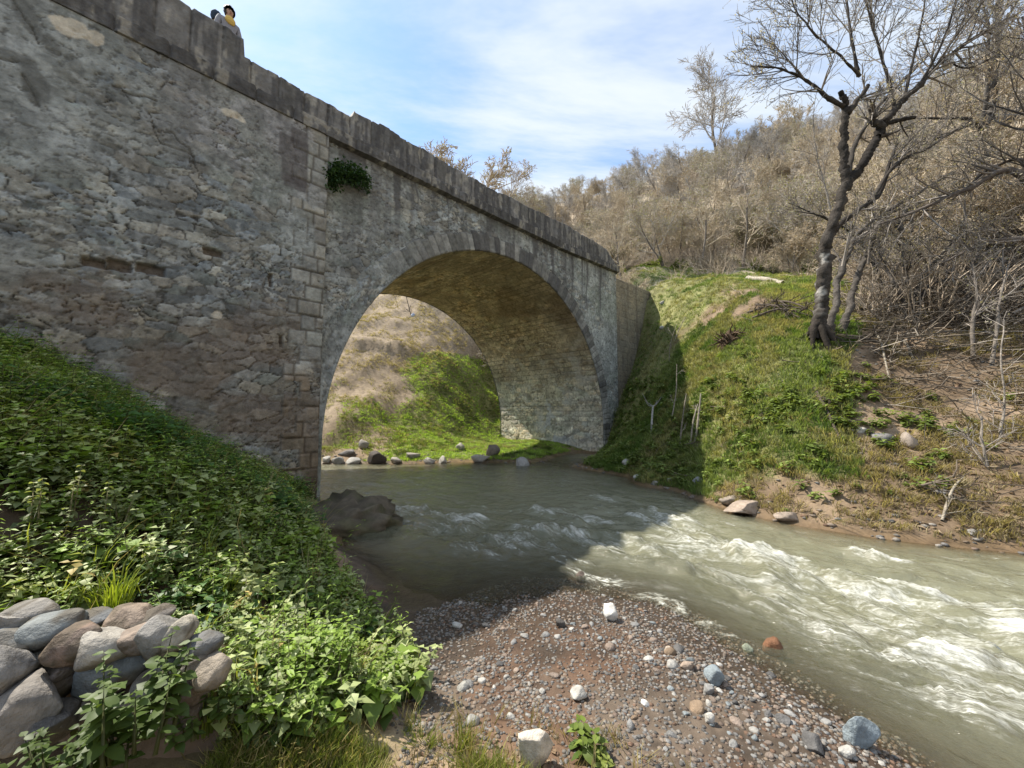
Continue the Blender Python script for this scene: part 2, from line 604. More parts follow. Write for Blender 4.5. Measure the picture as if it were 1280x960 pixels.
wx = np.concatenate([np.arange(-22, -5, .12), np.arange(-5, 9, .04), np.arange(9, 18, .15)])
wy = np.concatenate([np.arange(-6, .6, .12), np.arange(.6, 9, .04), np.arange(9, 17, .09)])
WX, WY = np.meshgrid(wx, wy)
WB = TZ(WX, WY)
keepv = WB < .07
s_, n_ = flow(WX, WY)


def blob(px, py, rs, rn):
    g = G(px, py)
    s0, n0 = flow(np.array([g[0]]), np.array([g[1]]))
    return np.exp(-((s_ - s0[0]) / rs) ** 2 - ((n_ - n0[0]) / rn) ** 2)


rap = np.zeros_like(WX)
for a in [(640, 680, .55, .35), (760, 680, .8, .45), (840, 655, .8, .5), (900, 690, 1.0, .6), (960, 730, 1.0, .55), (1050, 740, 1.2, .6), (1120, 800, .9, .5), (1200, 760, 1.4, .5), (880, 760, .8, .4),
          (1270, 800, .6, .35), (720, 715, .45, .35), (1240, 880, 1.0, .45), (1180, 850, .7, .4), (560, 655, .7, .5), (500, 640, .5, .4), (610, 690, .6, .4), (680, 665, .6, .4), (740, 650, .6, .4), (690, 640, .5, .3), (760, 625, .5, .25), (1000, 770, .8, .5), (1120, 860, .5, .25)]:
    rap = np.maximum(rap, blob(*a))
rap *= .62 + .0 * s_
for a, k in [((840, 648, .5, .3), .85), ((930, 705, .55, .32), .85), ((990, 745, .5, .25), .75), ((1275, 795, .35, .2), .8), ((1100, 700, .35, .2), .4), ((700, 690, .35, .12), .85), ((620, 672, .3, .1), .9), ((1070, 745, .5, .15), .75), ((1180, 830, .4, .15), .8)]:
    rap = np.maximum(rap, blob(*a) * k)
ws = s_ + .35 * (fbm(s_ * .9, n_ * 1.4, 3, 41) - .5) * 2
wn = n_ + .30 * (fbm(s_ * .7 + 9, n_ * 1.1, 3, 43) - .5) * 2
st1 = fbm(ws * 1.3, wn * 4.6, 5, 45, .6)
st2 = fbm(ws * 3.2, wn * 9.0, 4, 47, .62)
rid = 1 - np.abs(2 * fbm(ws * 1.1 + 5, wn * 3.4, 4, 49) - 1)
fo = rap * .50 + (st1 - .5) * 1.0 + (st2 - .5) * .75 + (rid - .72) * .45 - .05
deep = sst(.0, .25, -WB)
broad = np.clip(sst(4.0, 8.0, s_ - 10.0), 0, 1)
wz = rap * deep * (.32 * (fbm(ws * 1.5, wn * 2.1, 3, 51) - .5) + .04 * np.sin(ws * 4.2 + 5 * fbm(s_, n_ * 1.3, 2, 53)))
wz += deep * (.25 + .25 * sst(9.5, 8.0, WY) + .5 * sst(.0, .3, rap)) * (.20 * (fbm(ws * 2.4, wn * 3.6, 4, 63) - .5) + .05 * (1 - np.abs(2 * fbm(ws * 4, wn * 6, 3, 65) - 1)))
wz += deep * (.05 * (fbm(ws * 1.8 + 7, wn * 3.0, 4, 55) - .5) + .018 * (fbm(WX * 7, WY * 7, 3, 57) - .5))
crest = wz / .09
fo = fo + .20 * np.clip(crest, -1.2, 1.6) - .04
foam = np.where(rap > .02, fo - 1.0 * sst(.22, .03, rap), -1.0)
foam = np.maximum(foam, np.where(deep > .6, .52 * rid + .9 * (st1 - .5) - .52 - .35 * sst(.5, -.6, n_ * 0 + st2), -1.0))
wz += sst(.2, .6, foam) * .022 * st2
wz += (1 - deep) * .006 * (fbm(WX * 9, WY * 9, 2, 59) - .5)
kq = keepv[:-1, :-1] | keepv[1:, 1:] | keepv[:-1, 1:] | keepv[1:, :-1]
q = gridfaces(len(wy), len(wx), kq)
V, q, dep_a, foam_a, s_a, n_a = compact(np.stack([WX, WY, wz], -1).reshape(-1, 3), q, np.clip(-WB, 0, 2).ravel(), foam.ravel(), ws.ravel(), wn.ravel())

M_water = bpy.data.materials.new('murky river water')
M_water.use_nodes = True
t = M_water.node_tree
t.nodes.clear()
out = nd(t, 'ShaderNodeOutputMaterial')
dif = nd(t, 'ShaderNodeBsdfDiffuse')
fa = nd(t, 'ShaderNodeAttribute', attribute_name='foam')
da = nd(t, 'ShaderNodeAttribute', attribute_name='depth')
tcw = nd(t, 'ShaderNodeTexCoord')
sa = nd(t, 'ShaderNodeAttribute', attribute_name='along')
na = nd(t, 'ShaderNodeAttribute', attribute_name='across')


def tmath(t, op, a, b=None, c=None, clamp=False):
    m = nd(t, 'ShaderNodeMath', operation=op)
    m.use_clamp = clamp
    for i, v in enumerate((a, b, c)):
        if v is None:
            continue
        if isinstance(v, (int, float)):
            m.inputs[i].default_value = v
        else:
            t.links.new(v, m.inputs[i])
    return m.outputs[0]


def flow_noise(ks, kn, detail, rough, dist=0.0):
    cv_ = nd(t, 'ShaderNodeCombineXYZ')
    t.links.new(tmath(t, 'MULTIPLY', sa.outputs['Fac'], ks), cv_.inputs[0])
    t.links.new(tmath(t, 'MULTIPLY', na.outputs['Fac'], kn), cv_.inputs[1])
    q_ = nd(t, 'ShaderNodeTexNoise')
    q_.inputs['Scale'].default_value = 1
    q_.inputs['Detail'].default_value = detail
    q_.inputs['Roughness'].default_value = rough
    q_.inputs['Distortion'].default_value = dist
    t.links.new(cv_.outputs[0], q_.inputs['Vector'])
    return q_.outputs[0]


nA = flow_noise(3.6, 13.0, 8, .70, .8)
nB = flow_noise(11.0, 26.0, 6, .72, 1.0)
nC = flow_noise(.9, 4.0, 4, .6, .3)
fv_ = tmath(t, 'ADD', fa.outputs['Fac'], tmath(t, 'MULTIPLY', tmath(t, 'SUBTRACT', nA, .5), 2.1))
fv_ = tmath(t, 'ADD', fv_, tmath(t, 'MULTIPLY', tmath(t, 'SUBTRACT', nB, .5), 2.0))
fv_ = tmath(t, 'ADD', fv_, tmath(t, 'MULTIPLY', tmath(t, 'SUBTRACT', nC, .5), .5))
fr_n = nd(t, 'ShaderNodeMapRange', interpolation_type='SMOOTHSTEP')
fr_n.inputs['From Min'].default_value = .06
fr_n.inputs['From Max'].default_value = 1.0
t.links.new(fv_, fr_n.inputs['Value'])


class _O:
    outputs = [fr_n.outputs[0]]


fcl = _O()
cm = nd(t, 'ShaderNodeMix', data_type='RGBA')
cm.inputs[6].default_value = (.20, .20, .135, 1)
cm.inputs[7].default_value = (.58, .585, .53, 1)
t.links.new(fcl.outputs[0], cm.inputs[0])
t.links.new(cm.outputs[2], dif.inputs['Color'])
tp = nd(t, 'ShaderNodeBsdfTransparent')
tp.inputs[0].default_value = (.95, .93, .86, 1)
ab = nd(t, 'ShaderNodeMath', operation='MULTIPLY')
ab.inputs[1].default_value = -4.5
t.links.new(da.outputs['Fac'], ab.inputs[0])
ex = nd(t, 'ShaderNodeMath', operation='EXPONENT')
t.links.new(ab.outputs[0], ex.inputs[0])
inv = nd(t, 'ShaderNodeMath', operation='SUBTRACT')
inv.inputs[0].default_value = 1.0
t.links.new(ex.outputs[0], inv.inputs[1])
al = nd(t, 'ShaderNodeMath', operation='MAXIMUM')
t.links.new(inv.outputs[0], al.inputs[0])
t.links.new(fcl.outputs[0], al.inputs[1])
mxa = nd(t, 'ShaderNodeMixShader')
t.links.new(al.outputs[0], mxa.inputs[0])
t.links.new(tp.outputs[0], mxa.inputs[1])
t.links.new(dif.outputs[0], mxa.inputs[2])
gl = nd(t, 'ShaderNodeBsdfGlossy')
gl.inputs['Roughness'].default_value = .10
fr = nd(t, 'ShaderNodeFresnel')
fr.inputs['IOR'].default_value = 1.33
nb = nd(t, 'ShaderNodeTexNoise')
nb.inputs['Scale'].default_value = 7
nb.inputs['Detail'].default_value = 6
nb.inputs['Roughness'].default_value = .62
t.links.new(tcw.outputs['Object'], nb.inputs['Vector'])
bpw = nd(t, 'ShaderNodeBump')
bpw.inputs['Strength'].default_value = .8
bpw.inputs['Distance'].default_value = .03
t.links.new(tmath(t, 'ADD', nb.outputs[0], tmath(t, 'MULTIPLY', flow_noise(2.2, 6.0, 6, .62, .5), 1.6)), bpw.inputs['Height'])
for nn in (dif, gl, fr):
    t.links.new(bpw.outputs[0], nn.inputs['Normal'])
frm = nd(t, 'ShaderNodeMath', operation='MULTIPLY')
t.links.new(fr.outputs[0], frm.inputs[0])
fi = nd(t, 'ShaderNodeMath', operation='MULTIPLY_ADD')
fi.inputs[1].default_value = -.8
fi.inputs[2].default_value = 1.0
t.links.new(fcl.outputs[0], fi.inputs[0])
t.links.new(fi.outputs[0], frm.inputs[1])
mxg = nd(t, 'ShaderNodeMixShader')
t.links.new(frm.outputs[0], mxg.inputs[0])
t.links.new(mxa.outputs[0], mxg.inputs[1])
t.links.new(gl.outputs[0], mxg.inputs[2])
t.links.new(mxg.outputs[0], out.inputs[0])
wtr = mesh('river_water', V, quads=q, mat=M_water, attrs={'depth': dep_a, 'foam': foam_a, 'along': s_a, 'across': n_a})
tag(wtr, kind='structure')
#PART3
# ------------------------------------------------------------------ the bridge
bridge = empty('stone_bridge', (0, 0, 0), 'old grey stone arch bridge with parapet spanning the river', 'bridge')
AC_T, AC_Z, AR = 6.14, 1.12, 6.03
SEG = lambda x, xs, ys: np.interp(x, xs, ys)


def ledge(t_):
    return SEG(t_, [-20, -4, 0, 4, 9, 13.7, 20], [8.12, 8.17, 8.2, 8.27, 8.36, 8.62, 8.62])


def top(t_):
    return SEG(t_, [-20, -5, -1.68, -1.66, -.5, .56, .60, 2, 4.7, 6.5, 9.0, 11.5, 12.6, 13.62], [9.55, 9.5, 9.42, 9.05, 9.03, 9.07, 9.24, 9.28, 9.22, 9.35, 9.5, 9.56, 9.52, 9.06])


STONE_PAL = np.array([[.29, .295, .28], [.235, .25, .225], [.33, .305, .25], [.20, .195, .185], [.36, .36, .335], [.28, .25, .205], [.225, .24, .245], [.31, .285, .235]])


def pal(r):
    k = (r * len(STONE_PAL)).astype(int) % len(STONE_PAL)
    return STONE_PAL[k]


def polydist(T, Z, pts):
    d = np.full(T.shape, 9.0)
    for (a, b), (c, e) in zip(pts[:-1], pts[1:]):
        vx, vz = c - a, e - b
        k = np.clip(((T - a) * vx + (Z - b) * vz) / (vx * vx + vz * vz + 1e-9), 0, 1)
        d = np.minimum(d, np.hypot(T - a - k * vx, Z - b - k * vz))
    return d


def rubble(T, Z, seed, sx=.36, sz=.19, plaster=0.0, amp=.045):
    """relief and colour of an old rubble wall; plaster (array or number) is how much of it is smeared over"""
    wt_ = T + .12 * (fbm(T * 1.1, Z * 1.3, 3, seed) - .5) + .07 * (fbm(T * 5, Z * 5, 3, seed + 1) - .5)
    wz_ = Z + .16 * (fbm(T * .8 + 5, Z * .9, 3, seed + 2) - .5) + .06 * (fbm(T * 6, Z * 6, 3, seed + 3) - .5)
    sel = fbm(T * .9, Z * 1.1, 3, seed + 4)
    f1, f2, c1, c2 = voro(wt_ / sx, wz_ / sz, seed + 5, 1.0)
    g1, g2, e1, e2 = voro(wt_ / (sx * .5), wz_ / (sz * .48), seed + 6, 1.0)
    m = sst(.44, .52, sel)
    big = m > .5
    rag = .07 * (fbm(T * 13, Z * 13, 3, seed + 7) - .5)
    d = np.where(big, (f2 - f1), (g2 - g1) * .8) + rag
    r1 = np.where(big, c1, e1)
    r2 = np.where(big, c2, e2)
    body = sst(.0, .11, d)
    h = amp * .50 * (body - .8) + amp * .45 * (r2 - .5) * body
    h += .008 * (fbm(T * 8, Z * 9, 5, seed + 8, .6) - .5) + .008 * (fbm(T * 1.5, Z * 1.5, 3, seed + 19) - .5)
    c = pal(r1) * (.58 + .80 * r2)[..., None]
    c = lerp(c, np.array([.26, .25, .215]), np.full(T.shape, .22))
    mort = 1 - sst(.02, .085, d)
    tone = sst(.40, .66, fbm(T * .9, Z * .9, 4, seed + 10))
    mcol = lerp(np.array([.29, .275, .24]), (.105, .097, .083), tone)
    c = lerp(c, mcol, mort * .85)
    deepj = (1 - sst(.0, .05, d)) * sst(.40, .56, fbm(T * 2.3, Z * 3.1, 4, seed + 20))
    h -= amp * .8 * deepj
    c = lerp(c, (.06, .055, .05), deepj * .9)
    # mortar and render smeared over the stones
    pl = np.clip(plaster + 1.7 * (fbm(T * .7, Z * 1.0, 5, seed + 12, .6) - .5) + .5 * (fbm(T * 4.5, Z * 4.5, 4, seed + 13) - .5), 0, 1)
    pl = sst(.30, .62, pl)
    ph = amp * .12 + .014 * (fbm(T * 1.7, Z * 2.2, 4, seed + 14) - .5) + .010 * (fbm(T * 9, Z * 9, 4, seed + 15, .6) - .5)
    h = h * (1 - pl) + np.maximum(ph, h * .5) * pl
    pc = lerp(np.array([.235, .232, .205]), (.335, .33, .30), sst(.35, .65, fbm(T * 1.6, Z * 2.0, 5, seed + 16)))
    pc = lerp(pc, (.215, .23, .185), sst(.5, .68, fbm(T * .6, Z * .6, 3, seed + 17)) * .6)
    ghost = sst(.07, .0, d) * .75
    pc = lerp(pc, pc * .62, ghost)
    c = lerp(c, pc, pl * .88)
    # weathering: blotches, pits, grain
    bl = fbm(T * 2.6, Z * 3.4, 5, seed + 18, .62)
    c = c * (.50 + 1.0 * bl)[..., None]
    c = lerp(c, (.42, .41, .38), sst(.62, .72, fbm(T * 5, Z * 6, 4, seed + 21, .6)) * .45)
    pit = sst(.62, .72, fbm(T * 10, Z * 13, 4, seed + 22, .65))
    c = lerp(c, (.085, .08, .07), pit * .65)
    h -= .014 * pit
    c = c * (.72 + .56 * fbm(T * 17, Z * 17, 3, seed + 23, .6))[..., None]
    return h, c * np.array([.95, 1.0, 1.05])


def course(T, Z, seed, bw=.5, bh=.32, amp=.02, base=(.33, .32, .285), joint=.018, tint=.25):
    """squared blocks in courses"""
    row = np.floor(Z / bh + .15 * (vn(Z * .7, Z * 0, seed) - .5))
    zz = Z / bh - row
    off = hsh(row, row * 0 + 3, seed)
    tt_ = T / bw + off
    k = np.floor(tt_)
    fx = tt_ - k
    r1 = hsh(k, row, seed + 1)
    r2 = hsh(k, row, seed + 2)
    dx = np.minimum(fx, 1 - fx) * bw
    dz = np.minimum(zz, 1 - zz) * bh
    d = np.minimum(dx, dz) + .012 * (vn(T * 16, Z * 16, seed + 3) - .5)
    body = sst(.0, joint * 1.8, d)
    h = amp * (body - 1) + amp * .9 * (r1 - .5) * body + .012 * (fbm(T * 11, Z * 11, 4, seed + 4) - .5)
    c = np.asarray(base) * (1 - tint + 2 * tint * r2)[..., None] * (.75 + .5 * fbm(T * 7, Z * 7, 4, seed + 5))[..., None]
    c = lerp(c, pal(r1), np.full(T.shape, .35))
    c = lerp(c, (.11, .10, .085), (1 - body) * .9)
    return h, c


def streaks(T, Zfrom, seed, freq=2.2):
    """dark drip marks running down from under the ledge; Zfrom = depth below it"""
    a = sst(.52, .70, fbm(T * freq, T * 0 + 2.5 + .08 * Zfrom, 4, seed, .6))
    ln = .7 + 4.0 * vn(T * freq * .8, T * 0 + 9, seed + 1) ** 2
    return a * np.exp(-np.maximum(Zfrom, 0) / ln)


def sheet(name, T, Z, Hh, c, keep=None, parent=bridge, base=0.0, mat=M_stone):
    X = P0[None, None] + U * T[..., None] + N * (base + Hh)[..., None]
    X = X.copy()
    X[..., 2] = Z
    q_ = gridfaces(T.shape[0], T.shape[1], keep)
    V_, q_, C_ = compact(X.reshape(-1, 3), q_, c.reshape(-1, 3))
    return mesh(name, V_, quads=q_, col=C_, mat=mat, parent=parent)


# --- left abutment wall, standing a little proud, with quoins at its edge
ta = np.concatenate([np.arange(-14, -6, .08), np.arange(-6, 0.001, .02)])
za = np.arange(0, 1.00001, 1 / 400)
T, S_ = np.meshgrid(ta, za)
Z = -.6 + S_ * (ledge(T) + .02 + .6)
plv = .12 + .46 * sst(4.2, 6.6, Z + 1.1 * (fbm(T * .5, Z * .5, 3, 71) - .5)) + .15 * sst(-2.5, -5, T)
h, c = rubble(T, Z, 100, .34, .17, plv, .030)
low = sst(4.9, 3.6, Z + 1.4 * (fbm(T * .6, Z * .6, 3, 72) - .5))
c = lerp(c, c * np.array([.82, .745, .665]), low * .8)
c = lerp(c, (.17, .13, .10), low * sst(.5, .68, fbm(T * .8, Z * 1.2, 4, 73)) * .6)
mauve = sst(6.0, 7.2, Z) * sst(-3.2, -2.0, T)
c = lerp(c, c * np.array([1.04, .98, 1.0]), mauve)
qh, qc = course(T, Z, 140, .46, .33, .028, (.29, .28, .245), .02, .35)
qc = qc * (.5 + 1.0 * fbm(T * 3, Z * 4, 5, 145, .62))[..., None]
qlow = sst(3.4, 2.2, Z + .8 * (fbm(T * 2, Z * 2, 3, 146) - .5))
qc = lerp(qc, qc * np.array([.7, .58, .48]), qlow)
qmess = sst(.44, .60, fbm(T * 2.1, Z * 2.1, 4, 147))
row = np.floor(Z / .36)
qw = np.where((row % 2) == 0, .42, .70) + .12 * (hsh(row, row * 0, 5) - .5)
qm = sst(-.02, .02, T + qw) * (1 - .8 * qmess)
h = h * (1 - qm) + (qh + .012) * qm
c = lerp(c, qc, qm)
seam = np.exp(-((T + qw) / .018) ** 2)
h -= .02 * seam
c = lerp(c, (.12, .11, .095), seam * .7)
# water stain at the foot
c = lerp(c, (.085, .068, .05), sst(.75, .15, Z + .5 * (fbm(T * 2, Z * 2, 3, 75) - .5)) * .75)
# dark stones near the top of the quoins
for (a, b, w_, hh_) in [(365, 190, 34, 30), (366, 220, 30, 30), (367, 232, 26, 16), (372, 176, 20, 22)]:
    t0, z0 = W(a, b)
    dk = sst(.03, -.02, np.maximum(np.abs(T - t0) - w_ / 2 * .0165, np.abs(Z - z0) - hh_ / 2 * .0165))
    c = lerp(c, (.10, .088, .085), dk * .75)
# the square putlog holes
for (a, b, w_, hh_) in [(118, 331, 19, 9), (150, 335, 21, 12), (188, 339, 27, 11), (265, 318, 22, 8), (336, 352, 4, 20), (349, 428, 4, 16)]:
    t0, z0 = W(a, b)
    k = .0135
    dk = sst(.02, -.015, np.maximum(np.abs(T - t0) - w_ / 2 * k, np.abs(Z - z0) - hh_ / 2 * k) + .03 * (vn(T * 12, Z * 12, 9) - .5))
    h -= dk * .10
    c = lerp(c, (.10, .075, .055), dk * .8)
# cracks and ledges in the render
for pts in [[(155, 118), (165, 135), (185, 143), (193, 168), (200, 183)], [(155, 120), (175, 125), (195, 132)], [(193, 168), (215, 172), (232, 188), (242, 205), (248, 228)], [(200, 183), (225, 192), (240, 200)],
            [(318, 325), (334, 345), (326, 362)], [(20, 8), (32, 30), (50, 62)], [(28, 100), (40, 118), (52, 138)], [(0, 80), (28, 84)], [(200, 115), (210, 108), (230, 118)], [(100, 372), (135, 378), (180, 374)],
            [(60, 250), (95, 244), (130, 255)], [(250, 285), (275, 296), (310, 300)], [(20, 330), (60, 338), (110, 336)], [(300, 246), (330, 262), (345, 276)]]:
    wp = [W(*p_) for p_ in pts]
    dd = polydist(T + .05 * (vn(T * 7, Z * 7, 81) - .5), Z + .05 * (vn(T * 7, Z * 7, 82) - .5), wp)
    wd = .006 + .018 * vn(T * 4, Z * 4, 83)
    ck = sst(1.0, .2, dd / wd)
    h -= .03 * ck
    c = lerp(c, (.07, .065, .055), ck * .85)
# dark weather stains
for (a, b, sx_, sz_, al_) in [(45, 110, .16, .45, .75), (35, 25, .14, .4, .7), (20, 78, .3, .12, .7), (95, 88, .12, .2, .6), (68, 65, .1, .18, .6), (40, 120, .1, .3, .7), (255, 105, .08, .25, .6)]:
    t0, z0 = W(a, b)
    e = np.exp(-((T - t0 + .3 * (Z - z0)) / sx_) ** 2 - ((Z - z0) / sz_) ** 2) + .5 * (fbm(T * 6, Z * 6, 3, 84) - .5)
    c = lerp(c, (.11, .11, .10), sst(.35, .7, e) * al_)
# two pale patches of lime render
for (a, b, sx_, sz_) in [(90, 43, .26, .2), (122, 52, .11, .13), (75, 36, .12, .1), (270, 395, .1, .08), (290, 148, .2, .1)]:
    t0, z0 = W(a, b)
    e = np.exp(-((T - t0) / sx_) ** 2 - ((Z - z0) / sz_) ** 2) + .6 * (fbm(T * 5, Z * 5, 3, 85) - .5)
    c = lerp(c, (.56, .50, .40), sst(.42, .55, e) * .85)
sk = streaks(T, ledge(T) - Z, 86, 1.6)
c = lerp(c, (.12, .115, .11), sk * .55)
# the wall's edge turns the corner
T = np.concatenate([T, T[:, -1:]], 1)
Z = np.concatenate([Z, Z[:, -1:]], 1)
c = np.concatenate([c, c[:, -1:]], 1)
h = np.concatenate([h + .13, np.full((len(za), 1), -.06)], 1)
wall = sheet('abutment_wall', T, Z, h, c)
wall['label'] = 'patched grey abutment wall with square holes and quoins'

# --- spandrel wall over the arch
ts = np.arange(0, 13.6301, .0227)
T, S_ = np.meshgrid(ts, np.arange(0, 1.00001, 1 / 400))
Z = -.6 + S_ * (ledge(T) + .02 + .6)
pls = .36 + .2 * sst(9, 11, T)
h, c = rubble(T, Z, 200, .28, .17, pls, .026)
c = c * np.array([1.03, 1.02, 1.0]) * (1 + .3 * sst(8.0, 11.5, T))[..., None]
sk = np.maximum(streaks(T, ledge(T) - Z, 87, 1.3), .8 * streaks(T, ledge(T) - Z, 89, 3.4))
dst = ledge(T) - Z
for a, w_, l_ in [(495, .13, 1.6), (520, .05, .8), (560, .05, .7), (612, .12, .8), (668, .22, 1.3), (690, .12, 2.2), (715, .12, 1.8), (733, .08, 2.4), (750, .1, 3.0), (455, .06, .6)]:
    t0, _z = W(a, 200 + (a - 455) * .46)
    wob = t0 + .05 * np.sin(dst * 3) + .08 * (vn(dst * 2, T * 0, a) - .5)
    e = np.exp(-((T - wob) / w_) ** 2) * np.exp(-np.maximum(dst, 0) / l_) + .35 * (fbm(T * 5, Z * 2, 3, 90) - .5)
    sk = np.maximum(sk, sst(.25, .6, e))
c = lerp(c, (.105, .10, .098), np.clip(sk, 0, 1) * .88)
lowp = sst(2.2, .6, Z + .6 * (fbm(T, Z, 3, 91) - .5))
c = lerp(c, c * np.array([.95, .9, .85]), lowp)
rr = np.hypot(T - AC_T, np.maximum(Z - AC_Z, 0))
rad = np.where(Z < AC_Z, np.abs(T - AC_T), rr)
hole = rad < AR + .34
keep = ~(hole[:-1, :-1] & hole[1:, 1:] & hole[:-1, 1:] & hole[1:, :-1])
T = np.concatenate([T, T[:, -1:]], 1)
Z = np.concatenate([Z, Z[:, -1:]], 1)
c = np.concatenate([c, c[:, -1:]], 1)
h = np.concatenate([h, np.full((len(T), 1), -.3)], 1)
keep = np.concatenate([keep, np.ones((len(keep), 1), bool)], 1)
sheet('spandrel_wall', T, Z, h, c, keep)

# --- arch line from the left foot over the crown to the right foot
JL = 1.72
LA = math.pi * AR
NL = 1100
sv = np.linspace(0, 2 * JL + LA, NL)


def archpos(s, r):
    """point on the arch's outline at radius r -> t, z"""
    a = np.clip((s - JL) / AR, 0, math.pi)
    t_ = AC_T - r * np.cos(a)
    z_ = AC_Z + r * np.sin(a) - np.maximum(JL - s, 0) - np.maximum(s - JL - LA, 0)
    return t_, z_


rv = np.linspace(0, .64, 30)
S2, R2 = np.meshgrid(sv, rv)
nv = 96
k = np.floor(S2 / sv[-1] * nv + .25 * (vn(S2 * 1.3, S2 * 0, 301) - .5))
fx = S2 / sv[-1] * nv + .25 * (vn(S2 * 1.3, S2 * 0, 301) - .5) - k
r1 = hsh(k, k * 0 + 1, 302)
r2 = hsh(k, k * 0 + 2, 303)
ol = .50 + .14 * hsh(k, k * 0 + 3, 304)
d = np.minimum(fx, 1 - fx) * .34
body = sst(0, .035, d + .015 * (vn(S2 * 18, R2 * 18, 305) - .5)) * sst(0, .03, ol - R2)
h = .022 * body - .03 + .03 * (r1 - .3) * body + .014 * (fbm(S2 * 9, R2 * 9, 3, 306) - .5)
c = np.array([.275, .267, .24]) * (.55 + .8 * r2)[..., None] * (.5 + 1.0 * fbm(S2 * 4, R2 * 5, 5, 307, .62))[..., None]
c = lerp(c, (.085, .08, .078), (r1 > .66) * .75 * sst(.28, .36, S2 / sv[-1]) * sst(.2, .5, np.sin(np.pi * S2 / sv[-1])))
crown = sst(.50, .56, S2 / sv[-1]) * sst(.78, .66, S2 / sv[-1])
c = lerp(c, (.10, .097, .095), crown * sst(.3, .6, fbm(S2 * 1.6, R2 * .8, 3, 308)) * .7)
c = lerp(c, (.09, .085, .075), (1 - body) * .75 * sst(.3, .5, fbm(S2 * 2, R2 * 2, 3, 311)))
h = h * 1.0 + .055
lh_, lc_ = rubble(S2, R2 + 3, 320, .30, .16, .45, .035)
lm_ = sst(.36, .24, S2 / sv[-1] + .10 * (fbm(S2 * 1.2, R2 * 2, 3, 321) - .5))
h = h * (1 - .85 * lm_) + (lh_ + .03) * .85 * lm_
c = lerp(c, lc_, lm_ * .9)
h = np.where(R2 > ol, .0 + .02 * (fbm(S2 * 6, R2 * 6, 2, 309) - .5), h)
h[0, :] = 0.02
t_, z_ = archpos(S2, AR + R2)
ok = t_ > -.05
kq = ok[:-1, :-1] & ok[1:, 1:]
ring = sheet('arch_ring', t_, z_, h, c, kq)

# --- the vault underneath
pv = np.concatenate([np.arange(0, 6.5, .04), [6.5]])
S3, P3 = np.meshgrid(sv[::2], pv)
h, c = rubble(P3, S3, 400, .42, .2, .30, .03)
side = np.abs(S3 / sv[-1] - .5) * 2
brown = sst(.72, .45, side)
c = c * np.array([1.6, 1.5, 1.36])
c = lerp(c, c * np.array([1.0, .89, .80]), brown)
c = lerp(c, (.28, .245, .20), brown * sst(.38, .62, fbm(S3 * .5, P3 * .6, 4, 401)) * .6)
c = lerp(c, (.17, .125, .085), brown * sst(.55, .7, fbm(S3 * .9 + 4, P3 * .5, 4, 402)) * .55)
vh, vc = course(P3, S3, 430, .55, .24, .02, (.40, .36, .30), .012, .3)
h = h + .8 * vh
c = lerp(c, c * (vc / .30) ** .8, np.full(c.shape[:2], .75))
wash = sst(.62, .8, fbm(S3 * 1.1, P3 * 1.1, 4, 403)) * sst(.35, .6, side)
c = lerp(c, (.50, .47, .42), wash * .6)
# traces of whitewash low on the right side
fr_ = sst(.78, .88, S3 / sv[-1])
c = lerp(c, c * np.array([1.12, 1.1, 1.1]), fr_)
gfit = fr_ * sst(.58, .66, fbm(S3 * 2.2 + 3, P3 * 2.6, 3, 404)) * np.exp(-((P3 - 2.9) / 1.1) ** 2)
c = lerp(c, (.46, .46, .48), gfit * .7)
t_, z_ = archpos(S3, AR - h + .0)
X = P0 + U * t_[..., None] - N * P3[..., None]
X[..., 2] = z_
mesh('vault', X, quads=gridfaces(*t_.shape), col=c, mat=M_stone, parent=bridge)

# --- wing wall running on into the hillside
tw = np.arange(13.60, 18.4, .035)
T, S_ = np.meshgrid(tw, np.arange(0, 1.0001, 1 / 260))
zt = 8.42 + .05 * (T - 13.6)
Z = -.2 + S_ * (zt + .2)
h, c = course(T, Z, 500, .55, .30, .018, (.30, .245, .17), .012, .18)
h2, c2 = rubble(T, Z, 510, .4, .2, .6, .03)
h = .5 * h + .5 * h2
c = c * .6 + c2 * np.array([1.0, .85, .66]) * .4
c = lerp(c, (.12, .10, .08), sst(.5, .7, fbm(T * 4, Z * .5, 4, 511)) * .5)
hh = np.concatenate([h, np.full((1, h.shape[1]), -.75)], 0)
T = np.concatenate([T, T[-1:]], 0)
Z = np.concatenate([Z, Z[-1:]], 0)
c = np.concatenate([c, c[-1:]], 0)
ww = sheet('wing_wall', T, Z, hh - .10, c)
ww['label'] = 'tan wing wall running into the hillside'


